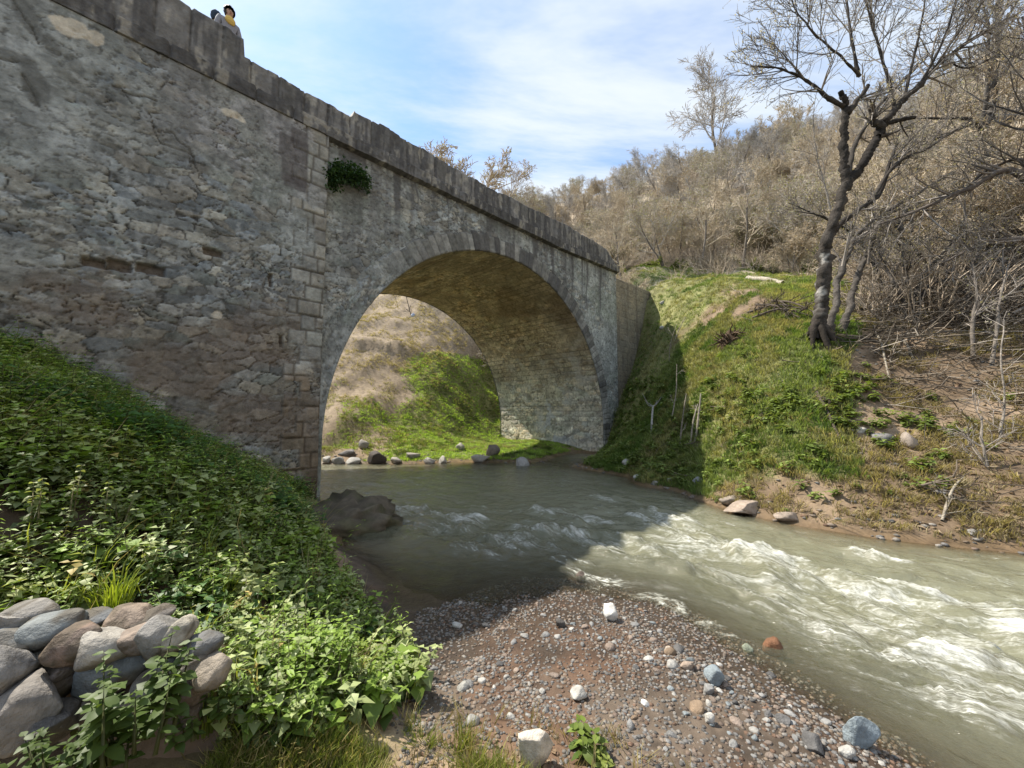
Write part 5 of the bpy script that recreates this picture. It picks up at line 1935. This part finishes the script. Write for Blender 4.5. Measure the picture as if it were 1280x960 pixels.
# loose stones over the bar, three hundred at most
CLS = [((.50, .48, .43), 'pale cream stone loose on the gravel bar', 'pale stones on the gravel bar'), ((.29, .285, .27), 'plain grey stone loose on the gravel bar', 'grey stones on the gravel bar'), ((.33, .24, .175), 'brownish red stone loose on the gravel bar', 'reddish stones on the gravel bar'),
       ((.13, .125, .12), 'dark slate stone loose on the gravel bar', 'dark stones on the gravel bar'), ((.24, .28, .29), 'bluish grey stone loose on the gravel bar', 'bluish stones on the gravel bar'), ((.31, .205, .115), 'ochre stone loose on the gravel bar', 'ochre stones on the gravel bar')]
rr_ = random.Random(9)


def bar_density(px, py):
    """how thickly the stones lie, by place on the bar"""
    return 0


line = [D(x, y, 1) for x, y in []]
band = np.array([G(765, 775)[:2], G(850, 830)[:2], G(900, 860)[:2], G(960, 900)[:2], G(1080, 945)[:2]])
sand = np.array([G(600, 850)[:2], G(650, 900)[:2]])
got = []
tries = 0
while len(got) < 250 and tries < 30000:
    tries += 1
    m = rr_.random()
    if m < .55:                                             # along the water
        k = rr_.random() * (len(band) - 1)
        i = int(k)
        c0 = band[i] * (1 - k + i) + band[min(i + 1, len(band) - 1)] * (k - i)
        x, y = c0[0] + rr_.gauss(-.10, .20), c0[1] + rr_.gauss(-.10, .20)
    elif m < .72:                                           # the sandy end
        k = rr_.random()
        c0 = sand[0] * (1 - k) + sand[1] * k
        x, y = c0[0] + rr_.gauss(0, .13), c0[1] + rr_.gauss(0, .13)
    else:
        x, y = rr_.uniform(-.7, 2.0), rr_.uniform(1.75, 4.1)
    z = tz(x, y)
    if z < -.035 or z > .24 or x < -.75 or y < 1.6:
        continue
    s = min(.14, .032 + rr_.expovariate(1 / .024))
    if any((x - a) ** 2 + (y - b) ** 2 < (s * .5 + c * .5) ** 2 * .9 for a, b, c in got):
        continue
    got.append((x, y, s))
    ci = rr_.choices(range(6), (18, 32, 20, 16, 8, 5))[0]
    base = np.array(CLS[ci][0]) * rr_.uniform(.65, 1.05)
    stone('river_stone', (x, y, z), (s, s * rr_.uniform(.6, .9), s * rr_.uniform(.4, .7)), base, 2000 + len(got) * 3, CLS[ci][1], 'stone', CLS[ci][2], 2, rr_.uniform(0, 6.28), (rr_.gauss(0, .2), rr_.gauss(0, .2)), .40, facets=8, rough=.24)

# small gravel and pebbles between them
gv_t = []
for i in range(10):
    V, F = stone_shape(900 + i, .5, .38 + .02 * i, .26, 1, 4, .3)
    base = [(.34, .31, .27), (.26, .25, .235), (.24, .17, .125), (.28, .25, .21), (.15, .14, .125), (.30, .22, .15), (.22, .21, .20), (.33, .30, .26), (.26, .15, .09), (.33, .26, .2)][i]
    gv_t.append((V + np.array([0, 0, .02]), F, np.tile((np.array(base) * .55 + .02) , (len(V), 1)) * (.85 + .3 * np.random.default_rng(i).random((len(V), 1)))))


def gravel_m(x, y, z):
    f = fbm(x * 1.7, y * 1.7, 3, 151)
    b1 = np.min([np.hypot(x - a[0], y - a[1]) for a in catmull(band, 6)], 0)
    b2 = np.min([np.hypot(x - a[0], y - a[1]) for a in sand], 0)
    d_ = .12 + .25 * sst(.35, .6, f) + .4 * np.exp(-(b1 / .20) ** 2) + .5 * np.exp(-(b2 / .22) ** 2) + .09
    return np.clip(d_, 0, 1) * (z > -.07) * (z < .26) * (x + .12 * y > -.45) * (x < 2.7) * (x - y * 1.0 > -4.6)


PG = region(60000, -1.0, 2.6, 1.2, 5.2, gravel_m)
rgs = np.random.default_rng(3)
gs = scatter('gravel', gv_t, PG, 21, .008, .038, .1, M_rock)
tag(gs, kind='stuff')
PG2 = region(1300, 3.4, 9.5, 4.5, 11, lambda x, y, z: (z > -.06) * (z < .22) * .8)
PG3 = region(1600, -9, 3.2, 10.5, 15.5, lambda x, y, z: (z > -.06) * (z < .35) * .9)
tag(scatter('gravel', gv_t, np.concatenate([PG2, PG3]), 22, .03, .13, .2, M_rock), kind='stuff')
PG4 = region(1200, 5, 11, 5.5, 10, lambda x, y, z: (z > .2) * sst(.5, .65, fbm(x, y, 3, 157)) * .8)
tag(scatter('gravel', gv_t, PG4, 23, .03, .12, .2, M_rock), kind='stuff')

# ------------------------------------------------------------------ the low cobble wall at the left
swp = D(140, 840, 1.72)
cob = empty('cobble_wall', (swp[0], swp[1], .35), 'low wall of rounded river cobbles beside the nettles', 'wall')
stones = [
    (30, 775, 74, 40, (.30, .275, .24)), (62, 786, 70, 38, (.24, .265, .26)), (12, 806, 62, 40, (.42, .44, .43)), (18, 838, 60, 44, (.36, .36, .35)), (112, 774, 54, 16, (.17, .18, .185)), (97, 803, 58, 46, (.29, .185, .125)),
    (163, 776, 50, 32, (.40, .29, .20)), (174, 797, 56, 34, (.36, .265, .19)), (130, 810, 60, 44, (.44, .40, .33)), (134, 842, 82, 46, (.17, .20, .215)), (54, 813, 32, 18, (.42, .42, .38)), (199, 796, 36, 48, (.31, .29, .255)),
    (224, 793, 30, 38, (.46, .41, .31)), (250, 808, 48, 32, (.20, .20, .195)), (243, 828, 42, 20, (.26, .225, .19)), (212, 828, 28, 22, (.26, .29, .32)), (228, 842, 28, 16, (.36, .36, .35)), (266, 838, 36, 32, (.37, .30, .215)),
    (238, 862, 46, 36, (.20, .15, .115)), (46, 846, 44, 36, (.17, .15, .13)), (80, 846, 34, 40, (.19, .15, .12)), (200, 852, 44, 36, (.24, .22, .19)), (175, 880, 56, 40, (.21, .18, .15)), (228, 892, 44, 34, (.17, .13, .10)), (118, 880, 60, 40, (.20, .18, .16)), (196, 770, 26, 16, (.22, .19, .16)), (90, 830, 24, 20, (.15, .12, .10))]
for i, (px, py, wp, hp, colr_) in enumerate(stones):
    dep = 1.66 + .03 * math.sin(i * 2.1) + (.10 if py < 785 else 0)
    q = D(px, py, dep)
    k = dep / FPX
    V, F = stone_shape(1200 + i, wp * k / 2 * 1.08, .085, hp * k / 2 * 1.08, 4, 9, .26, .80)
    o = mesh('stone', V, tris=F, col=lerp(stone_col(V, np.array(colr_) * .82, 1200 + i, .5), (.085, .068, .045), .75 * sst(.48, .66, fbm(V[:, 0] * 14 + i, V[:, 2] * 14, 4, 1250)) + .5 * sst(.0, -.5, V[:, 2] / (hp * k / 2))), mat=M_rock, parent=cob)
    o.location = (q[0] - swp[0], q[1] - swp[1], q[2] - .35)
    o.rotation_euler = (.1, .25 * math.sin(i * 3.3) - .12, .12 * math.sin(i * 1.7))
# rough old block at its left end
for i, (px, py, wp, hp, dep, colr_) in enumerate([(22, 890, 96, 100, 1.5, (.24, .21, .175)), (-10, 850, 90, 90, 1.52, (.27, .25, .22)), (70, 905, 56, 60, 1.56, (.15, .13, .11)), (-40, 800, 90, 80, 1.64, (.3, .28, .25))]):
    q = D(px, py, dep)
    k = dep / FPX
    V, F = stone_shape(1300 + i, wp * k / 2, .14, hp * k / 2, 4, 14, .5, .62)
    o = mesh('stone', V, tris=F, col=stone_col(V, colr_, 1300 + i, .5), mat=M_rock, parent=cob)
    o.location = (q[0] - swp[0], q[1] - swp[1], q[2] - .35)
# earth and mortar behind the cobbles
cu = np.linspace(0, 1, 40)
cv = np.linspace(0, 1, 14)
A2, B2 = np.meshgrid(cu, cv)
xa, xb = D(-120, 800, 1.74)[0], D(292, 800, 1.74)[0]
prof_z = np.interp(B2, [0, .45, .75, 1], [.25, .80, .86, .72])
prof_y = np.interp(B2, [0, .45, .75, 1], [1.60, 1.70, 1.86, 2.05])
drop = sst(.80, 1.0, A2) * .26
X = np.stack([xa + (xb - xa) * A2, prof_y + .05 * (fbm(A2 * 9, B2 * 5, 3, 161) - .5), prof_z - drop * (B2 > .1) + .05 * (fbm(A2 * 11, B2 * 4, 3, 162) - .5)], -1)
X -= np.array([swp[0], swp[1], .35])
mesh('core', X, quads=gridfaces(14, 40), col=lerp(np.array([.09, .066, .045]), (.17, .13, .095), fbm(A2 * 14, B2 * 8, 3, 163)), mat=M_ground, parent=cob)


# ------------------------------------------------------------------ single plants
def plant(name, px, py, geo, label, cat, scale=1.0, mat=M_leaf, group=None, pos=None, yaw=0):
    q = hit(px, py) if pos is None else pos
    V, F, c = geo
    o = mesh(name, V, tris=F, col=c, mat=mat, smooth=False)
    o.location = q
    o.scale = (scale,) * 3
    o.rotation_euler = (0, 0, yaw)
    return tag(o, label, cat, group)


NL_, NT_ = (.05, .085, .018), (.10, .15, .035)
plant('nettle', 165, 930, leafy(1, H=.34, pairs=9, L=.052, Wd=.034, fine=True, stems=13, spread=.15, low_c=NL_, top_c=NT_), 'leafy green nettle clump growing in front of the cobble wall', 'plant', pos=D(160, 935, 1.42))
plant('nettle', 100, 950, leafy(2, H=.16, pairs=5, L=.042, Wd=.028, fine=True, stems=16, spread=.2, low_c=NL_, top_c=(.07, .11, .02)), 'low dark nettles at the foot of the rough stone block', 'plant', pos=D(90, 965, 1.38))
plant('nettle', 250, 960, leafy(3, H=.10, pairs=4, L=.036, Wd=.025, fine=True, stems=14, spread=.18, low_c=NL_, top_c=NT_), 'low herbs in shade at the right end of the cobble wall', 'plant', pos=D(262, 905, 1.62))
plant('grass_tuft', 140, 748, tuft(1, 90, .16, .075, .0035, (.16, .22, .02), (.34, .40, .05), .6), 'bright yellow-green grass tuft above the cobble wall', 'grass', 1.0, M_grass, pos=D(140, 756, 1.98) + np.array([0, 0, 0]))
plant('grass_tuft', 270, 880, tuft(2, 90, .17, .07, .003, (.07, .11, .018), (.18, .23, .045), .4), 'tall dark green grass tuft at the right end of the cobble wall', 'grass', 1.0, M_grass, pos=D(268, 905, 1.72))
plant('grass_tuft', 356, 905, tuft(3, 60, .10, .045, .0028, (.14, .19, .03), (.34, .36, .08), .5), 'small bright grass tuft on bare earth right of the cobble wall', 'grass', 1.0, M_grass)
plant('grass_tuft', 580, 930, tuft(4, 60, .12, .05, .0026, (.16, .17, .05), (.34, .30, .12), .4), 'straw-tinged grass tuft on the sand at the bottom centre', 'grass', 1.0, M_grass)
plant('grass_tuft', 465, 872, tuft(5, 40, .09, .04, .003, (.16, .22, .03), (.36, .38, .07), .5), 'small yellow-green tuft at the lower edge of the leafy bank', 'grass', 1.0, M_grass)
plant('grass_tuft', 310, 850, tuft(6, 60, .15, .07, .003, (.12, .18, .03), (.30, .34, .07), .7), 'drooping pale grass tuft left of the bright leafy clump', 'grass', 1.0, M_grass)
plant('leafy_weed', 735, 948, leafy(7, H=.16, pairs=4, L=.065, Wd=.042, fine=True, stems=6, spread=.07, low_c=(.07, .12, .02), top_c=(.19, .25, .05)), 'green leafy weed growing alone on the gravel by the tan boulder', 'plant')
plant('leafy_weed', 760, 975, leafy(8, H=.10, pairs=4, L=.04, Wd=.024, fine=True, stems=8, spread=.1, low_c=(.08, .12, .02), top_c=(.22, .26, .06)), 'low yellow-green weeds on the gravel at the bottom edge', 'plant')
plant('leafy_clump', 385, 860, leafy(9, H=.30, pairs=9, L=.040, Wd=.028, fine=True, stems=36, spread=.22, low_c=(.07, .13, .018), top_c=(.26, .38, .06)), 'sunlit yellow-green leafy clump at the lower edge of the bank', 'plant')
plant('leafy_clump', 445, 862, leafy(10, H=.22, pairs=8, L=.036, Wd=.026, fine=True, stems=28, spread=.17, low_c=(.07, .12, .018), top_c=(.26, .34, .055)), 'leafy clump right of the sunlit yellow-green one', 'plant')
plant('leafy_clump', 508, 862, leafy(11, H=.17, pairs=7, L=.034, Wd=.024, fine=True, stems=18, spread=.11, low_c=(.05, .09, .016), top_c=(.18, .23, .05)), 'last small leafy clump where the bank meets the gravel', 'plant')
for i, (px, py, dep, lab) in enumerate([(82, 690, 2.35, 'tall pale-leaved stalk standing highest in the nettles'), (120, 690, 2.4, 'pale-leaved stalk beside the tallest one'), (150, 680, 2.5, 'pale-leaved stalk right of the two tall ones'), (40, 700, 2.2, 'pale-leaved stalk near the left border'),
                                        (200, 720, 2.3, 'pale-leaved stalk in the sunlit middle of the nettles'), (310, 760, 2.4, 'pale stalk on the bare patch of the bank')]):
    plant('weed_stalk', px, py, leafy(20 + i, H=.34, pairs=9, L=.038, Wd=.030, fine=True, low_c=(.10, .13, .04), top_c=(.30, .33, .14), stem_c=(.25, .23, .12), droop=.6, stems=2, spread=.04), lab, 'plant', pos=np.array([*D(px, py, dep)[:2], tz(*D(px, py, dep)[:2])]))

# plant rooted in the bridge wall, hanging from the joints
ivp = P0 + U * W(437, 222)[0] + N * .05
ivp[2] = W(437, 222)[1]
rv_ = random.Random(4)
Vs, Fs, Cs, off = [], [], [], 0
for i in range(1100):
    a = max(-.4, min(.4, rv_.gauss(0, .24)))
    b = max(-.26, min(.28, rv_.gauss(0, .15)))
    if rv_.random() < .35:
        a, b = -.42 + max(-.2, min(.2, rv_.gauss(0, .09))), -.24 + max(-.3, min(.3, rv_.gauss(0, .16)))
    dpt = abs(rv_.gauss(0, .16)) * math.exp(-(a * a + b * b) * 2) + .03
    V, F = leaf_part(.085, .055, .4)
    V = rot(V, rv_.uniform(0, 6.28), rv_.uniform(-.9, .5), rv_.uniform(-.6, .6)) + U * a + N * dpt + np.array([0, 0, b])
    Vs.append(V)
    Fs.append(F + off)
    m = rv_.random()
    Cs.append(np.tile(np.array([.025, .06, .022]) * (1 - m) + np.array([.06, .11, .035]) * m, (5, 1)))
    off += 5
iv = mesh('ivy_bush', np.concatenate(Vs), tris=np.concatenate(Fs), col=np.concatenate(Cs), mat=M_leaf, smooth=False)
iv.location = ivp
tag(iv, 'dark green bushy plant growing out of the bridge wall under the ledge', 'plant')

# ------------------------------------------------------------------ wood lying about the banks
def dead_wood(name, pts, r0, r1, seed, label, cat, c0, c1, twigs=0, tl=.5, group=None, k=7, prm=None):
    rng = random.Random(seed)
    w = Wood()
    P = catmull3(np.array(pts, float), 5)
    w.add([tuple(v) for v in P], list(np.linspace(r0, r1, len(P))), k)
    bud = []
    for _ in range(twigs):
        i = rng.randrange(1, len(P) - 1)
        d = Vector(P[i + 1]) - Vector(P[i])
        d.normalize()
        branch(rng, w, w, bud, tuple(P[i]), side(rng, tuple(d), R_(rng.uniform(25, 70))), tl * rng.uniform(.5, 1.2), max(.007, r0 * .4), 0, 2, prm or dict(TW, n=(3, 3, 2), bud=0, up=(.02, 0, 0), split=0))
    V, q, c = w.arrays(c0, c1, seed)
    o = mesh(name, V - P[0], quads=q, col=c, mat=M_bark)
    o.location = P[0]
    return tag(o, label, cat, group)


def lying(px0, py0, px1, py1, lift=.05, mid=.12):
    a, b = hit(px0, py0), hit(px1, py1)
    a[2] += lift
    b[2] += lift
    m = (a + b) / 2
    m[2] = max(m[2], tz(m[0], m[1]) + lift) + mid * .5
    return [a, m, b]


SIL0, SIL1 = (.19, .165, .13), (.30, .265, .21)
DK0, DK1 = (.06, .048, .036), (.12, .10, .08)
for i, (p, r, lab, c0, c1, tw) in enumerate([
    ([(868, 556, 0), (873, 520, .15), (876, 492, .3)], .035, 'upright silver-grey dead stick on the bank by the shadow edge', SIL0, SIL1, 2),
    ([(862, 560, 0), (866, 530, .1), (872, 505, .2)], .028, 'second grey dead stick leaning against the upright one', SIL0, SIL1, 1),
    ([(849, 562, 0), (853, 525, .2), (858, 492, .35)], .026, 'pale thin stick at the very edge of the bridge shadow', SIL0, SIL1, 1),
    ([(838, 530, 0), (845, 490, .2), (846, 455, .3)], .022, 'thin curved stick on the shadow edge above the grey sticks', SIL0, SIL1, 2),
    ([(838, 440, 0), (846, 418, .25), (857, 396, .45)], .022, 'thin forked stick leaning right high on the slope', SIL0, SIL1, 2),
    ([(836, 455, 0), (838, 430, .15), (846, 405, .3)], .016, 'slender stick just below the high forked stick', SIL0, SIL1, 1),
    ([(814, 545, 0), (815, 525, .25), (816, 508, .5)], .035, 'white dead sapling with a forked top in the bridge shade', (.27, .26, .24), (.36, .35, .32), 0)]):
    q = hit(p[0][0], p[0][1])
    P = [q - np.array([0, 0, .1])] + [D(x, y, q[1] + dy) for x, y, dy in p[1:]]
    if 'sapling' in lab:
        e = dead_wood('dead_sapling', P, r, r * .8, 60 + i, lab, 'sapling', c0, c1, 0)
        w = Wood()
        tip = P[-1]
        for x, y in [(803, 492), (806, 500), (827, 496), (822, 500)]:
            w.add([tuple(tip), tuple(D((815 + x) / 2, (510 + y) / 2 + 2, tip[1])), tuple(D(x, y, tip[1] - .1))], [r * .6, r * .4, r * .2], 5)
        V, q_, c = w.arrays(c0, c1, 1)
        mesh('fork', V - e.location, quads=q_, col=c, mat=M_bark, parent=e)
    else:
        dead_wood('dead_stick', P, r, r * .5, 60 + i, lab, 'stick', c0, c1, tw, .4)
dead_wood('log', lying(934, 350, 978, 356, .06, 0), .11, .09, 80, 'pale cut log lying on the grass crest', 'log', (.34, .30, .235), (.42, .375, .30))
dead_wood('dead_stick', lying(947, 527, 968, 508, .04, .05), .03, .018, 81, 'short grey stick lying slanted in the green weeds', 'stick', SIL0, SIL1, 1, .3)
dead_wood('dead_branch', lying(1018, 488, 1050, 552, .05, .1), .045, .02, 82, 'dark rotten branch lying down the bank below the riverside tree', 'branch', DK0, DK1, 3, .4)
dead_wood('dead_branch', lying(1046, 424, 1112, 436, .08, .15), .06, .03, 83, 'dark root-like branch reaching right from the tree foot', 'branch', DK0, DK1, 5, .6)
dead_wood('dead_branch', lying(1095, 420, 1112, 478, .06, .15), .035, .015, 84, 'pale curved branch hanging down the bank right of the tree', 'branch', SIL0, SIL1, 3, .4)
dead_wood('dead_branch', lying(1128, 428, 1142, 452, .06, .1), .04, .02, 85, 'short pale broken branch on the brown slope', 'branch', SIL0, SIL1, 2, .3)
dead_wood('dead_branch', lying(1178, 655, 1205, 600, .05, .2), .022, .01, 86, 'thin forked stick low on the right bank', 'branch', SIL0, SIL1, 4, .4)
dead_wood('dead_branch', lying(1165, 615, 1215, 640, .05, .05), .03, .015, 87, 'dark branch lying flat low on the right bank', 'branch', DK0, DK1, 3, .4)
# the pile of cut branches left of the tree foot
for i, (a, b, lab) in enumerate([((935, 395), (1010, 392), 'dark branch along the top of the brush pile by the tree'), ((940, 402), (1015, 400), 'long branch at the bottom of the brush pile by the tree'), ((945, 385), (1000, 402), 'slanting twiggy branch across the brush pile by the tree'), ((965, 380), (1020, 396), 'twiggy branch on the right of the brush pile by the tree')]):
    dead_wood('brush_branch', lying(*a, *b, .12, .25), .04, .015, 90 + i, lab, 'branch', DK0, (.17, .14, .115), 12, .6)
# fallen branches of the thicket
rb_ = random.Random(15)
THK = ['grey fallen branch in the thicket right of the riverside tree', 'dark fallen branch in the thicket right of the riverside tree']
for i in range(34):
    px, py = rb_.uniform(1075, 1300), rb_.uniform(345, 425)
    if py > 400 and px < 1130:
        continue
    L = rb_.uniform(40, 110)
    a = rb_.uniform(-.5, .35)
    P = lying(px, py, px + L * math.cos(a), py + L * math.sin(a) * .6, rb_.uniform(.05, .5), rb_.uniform(.1, .7))
    gry = rb_.random() < .6
    dead_wood('fallen_branch', P, rb_.uniform(.025, .06), .012, 110 + i, THK[0 if gry else 1], 'branch', (.17, .145, .12) if gry else DK0, (.27, .24, .205) if gry else DK1, 9, .8, 'grey fallen branches of the thicket' if gry else 'dark fallen branches of the thicket', 5)

# the torn brown stump on the slope
sq = hit(912, 432)
rs_ = random.Random(3)
e = empty('tree_stump', sq, 'torn dark brown stump with upturned roots on the green slope', 'stump')
w = Wood()
w.add([(0, 0, -.2), (0, 0, .15), (.03, 0, .35), (0, 0, .5)], [.28, .25, .16, .05], 9)
V, q_, c = w.arrays((.06, .04, .027), (.10, .07, .045), 2)
mesh('stump_wood', V, quads=q_, col=c, mat=M_bark, parent=e)
w = Wood()
for i in range(70):
    a = rs_.uniform(0, 6.28)
    p, _ = wobble(rs_, (.16 * math.cos(a), .16 * math.sin(a), rs_.uniform(0, .4)), (math.cos(a), math.sin(a), rs_.uniform(-.4, 1.0)), rs_.uniform(.2, .5), 3, .3, 0)
    w.add(p, [.03, .024, .016, .006], 4)
V, q_, c = w.arrays((.07, .045, .03), (.15, .105, .07), 3)
mesh('roots', V, quads=q_, col=c, mat=M_bark, parent=e)

# sapling with a blue-grey rag, on the bank beyond the arch
q = hit(515, 398)
made = dead_wood('sapling', [q, q + np.array([-.15, 0, .5]), D(507, 368, q[1])], .04, .02, 140, 'thin bare sapling on the earth terrace beyond the arch', 'sapling', DK0, DK1, 5, .5)
V, F = ICO[3]
V = V * np.array([.16, .12, .24]) * (1 + .5 * (fbm(V[:, 0] * 3 + V[:, 2] * 2, V[:, 1] * 3, 3, 9)[:, None] - .5))
rag = mesh('rag', V, tris=F, col=np.tile((.30, .34, .42), (len(V), 1)), mat=M_rock)
rag.location = q + np.array([.1, -.1, .12])
tag(rag, 'crumpled blue-grey rag at the foot of the sapling beyond the arch', 'rag')
# white container hung in the branches
q = D(1184, 78, 10.9)
e = empty('hanging_pot', q, 'small white pot with dark rim hung among the bare branches', 'pot')


def lathe(prof, n=20):
    a = np.arange(n + 1) / n * 2 * np.pi
    pr = np.array(prof)
    V = np.stack([pr[:, None, 0] * np.cos(a), pr[:, None, 0] * np.sin(a), np.broadcast_to(pr[:, None, 1], (len(pr), n + 1))], -1)
    return V, gridfaces(len(pr), n + 1)


V, q_ = lathe([(0, -.16), (.10, -.16), (.125, -.1), (.135, .05), (.14, .10), (.125, .10), (.12, .04), (.0, .02)])
mesh('body', V, quads=q_, mat=flat_mat('white enamel', (.70, .69, .66), .4, .15), parent=e)
V, q_ = lathe([(.142, .085), (.152, .09), (.152, .115), (.142, .12), (.142, .085)])
mesh('rim', V, quads=q_, mat=flat_mat('dark metal', (.04, .04, .045), .5), parent=e)


# ------------------------------------------------------------------ people behind the parapet
def skin_body(name, nodes, edges, mat, parent, sub=2):
    me = bpy.data.meshes.new(name)
    me.from_pydata([n[:3] for n in nodes], edges, [])
    o = bpy.data.objects.new(name, me)
    COL.objects.link(o)
    o.parent = parent
    o.modifiers.new('skin', 'SKIN')
    for i, n in enumerate(nodes):
        v = me.skin_vertices[0].data[i]
        v.radius = (n[3], n[4] if len(n) > 4 else n[3])
        v.use_root = i == 0
    m = o.modifiers.new('sub', 'SUBSURF')
    m.levels = m.render_levels = sub
    me.materials.append(mat)
    return o


M_skin = flat_mat('skin', (.42, .26, .18), .55, .08)
M_hair = flat_mat('dark hair', (.018, .014, .012), .6, .3, 60)
M_yel = flat_mat('yellow cloth', (.60, .42, .12), .85, .15, 30)
M_wht = flat_mat('pale grey cloth', (.24, .24, .27), .85, .12, 30)
M_nav = flat_mat('navy cloth', (.03, .045, .075), .85, .2, 30)
M_jea = flat_mat('denim', (.06, .09, .16), .9, .2, 40)


def person(px, py_head, p, face_yaw, label, top_mat, hood=False, front=None):
    """someone standing on the deck against the inside of the parapet; origin under the feet, facing +X"""
    q = D(px, py_head, 1)
    t0, z0 = W(px, py_head, p)
    base = P0 + U * t0 + N * p
    base[2] = DK
    s = (z0 - DK) / 1.66
    e = empty('person', base, label, 'person')
    e.rotation_euler = (0, 0, face_yaw)
    e.scale = (s, s, s)
    nodes = [(0, 0, .95, .13, .10), (.01, 0, 1.15, .115, .09), (.02, 0, 1.34, .145, .09), (.02, 0, 1.44, .06, .055), (.035, 0, 1.52, .05), (.05, 0, 1.60, .075, .082), (.045, 0, 1.70, .072, .08),
             (.02, .17, 1.40, .055), (.03, .23, 1.13, .042), (.16, .20, .92, .032), (.22, .18, .86, .03), (.02, -.17, 1.40, .055), (.03, -.23, 1.13, .042), (.16, -.20, .92, .032), (.22, -.18, .86, .03),
             (.0, .095, .86, .085), (.01, .10, .48, .06), (0, .10, .09, .04), (.13, .11, .035, .033), (0, -.095, .86, .085), (.01, -.10, .48, .06), (0, -.10, .09, .04), (.13, -.11, .035, .033)]
    ed = [(0, 1), (1, 2), (2, 3), (3, 4), (4, 5), (5, 6), (2, 7), (7, 8), (8, 9), (9, 10), (2, 11), (11, 12), (12, 13), (13, 14), (0, 15), (15, 16), (16, 17), (17, 18), (0, 19), (19, 20), (20, 21), (21, 22)]
    for sg, h0 in ((1, 10), (-1, 14)):
        b = nodes[h0]
        for fi, (fy, fl) in enumerate([(-.022, .05), (-.007, .058), (.008, .054), (.022, .042)]):
            n0 = len(nodes)
            nodes += [(b[0] + .035, b[1] + fy, b[2] + .005, .009), (b[0] + .035 + fl * .6, b[1] + fy * 1.2, b[2] - .01, .008), (b[0] + .035 + fl, b[1] + fy * 1.2, b[2] - .035, .007)]
            ed += [(h0, n0), (n0, n0 + 1), (n0 + 1, n0 + 2)]
        n0 = len(nodes)
        nodes += [(b[0] + .005, b[1] - sg * .03, b[2], .010), (b[0] + .03, b[1] - sg * .045, b[2] - .01, .008)]
        ed += [(h0, n0), (n0, n0 + 1)]
    skin_body('body', nodes, ed, M_skin, e)
    tn = [(0, 0, .93, .15, .115), (.01, 0, 1.15, .13, .105), (.02, 0, 1.34, .16, .105), (.02, 0, 1.42, .085, .07), (.02, .17, 1.40, .068), (.03, .23, 1.13, .054), (.14, .205, .95, .043), (.02, -.17, 1.40, .068), (.03, -.23, 1.13, .054), (.14, -.205, .95, .043)]
    skin_body('shirt', tn, [(0, 1), (1, 2), (2, 3), (2, 4), (4, 5), (5, 6), (2, 7), (7, 8), (8, 9)], top_mat, e)
    ln = [(0, 0, .96, .14, .11), (.0, .095, .86, .098), (.01, .10, .48, .072), (0, .10, .12, .055), (.0, -.095, .86, .098), (.01, -.10, .48, .072), (0, -.10, .12, .055)]
    skin_body('trousers', ln, [(0, 1), (1, 2), (2, 3), (0, 4), (4, 5), (5, 6)], M_jea, e)
    # hair: a full cap standing off the skull, open at the face
    V, F = ICO[4]
    ctr = V[F].mean(1)
    fr2 = (ctr[:, 0] > .42) & (ctr[:, 2] < .45)
    low2 = ctr[:, 2] < -.75
    F2 = F[~(fr2 | low2)]
    Vh = V * np.array([.118, .108, .14]) * (1 + .25 * (fbm(V[:, 0] * 4 + V[:, 2] * 3, V[:, 1] * 4, 3, 7) - .5))[:, None] + np.array([.035, 0, 1.655])
    u_ = np.unique(F2)
    mp2 = np.full(len(V), -1)
    mp2[u_] = np.arange(len(u_))
    ho = mesh('hood' if hood else 'hair', Vh[u_] * (1.0 if not hood else 1.0), tris=mp2[F2], mat=M_nav if hood else M_hair, parent=e)
    # nose, eyes, mouth, ears
    V1, F1 = ICO[2]
    mesh('nose', V1 * np.array([.018, .011, .02]) + np.array([.128, 0, 1.615]), tris=F1, mat=M_skin, parent=e)
    mesh('mouth', V1 * np.array([.008, .022, .006]) + np.array([.118, 0, 1.573]), tris=F1, mat=flat_mat('lips', (.36, .13, .11), .5), parent=e)
    for sy in (-1, 1):
        mesh('eye', V1 * .009 + np.array([.113, sy * .03, 1.643]), tris=F1, mat=M_hair, parent=e)
    if front is not None:
        V, F = ICO[3]
        V = V.copy()
        V = V * np.array([.05, .10, .095]) * (1 + .2 * (fbm(V[:, 1] * 3, V[:, 2] * 3, 3, 8) - .5))[:, None]
        mesh('scarf', V + np.array([.115, 0, 1.40]), tris=F, mat=front, parent=e)
    return e


yaw0 = math.atan2(N[1], N[0])
person(286, 16, -.52, yaw0 + .15, 'dark-haired person in a pale top with a yellow scarf leaning over the parapet', M_wht, False, M_yel)
person(269, 19, -.75, yaw0 + 2.2, 'person in a dark navy hooded top half hidden behind the parapet', M_nav, True)
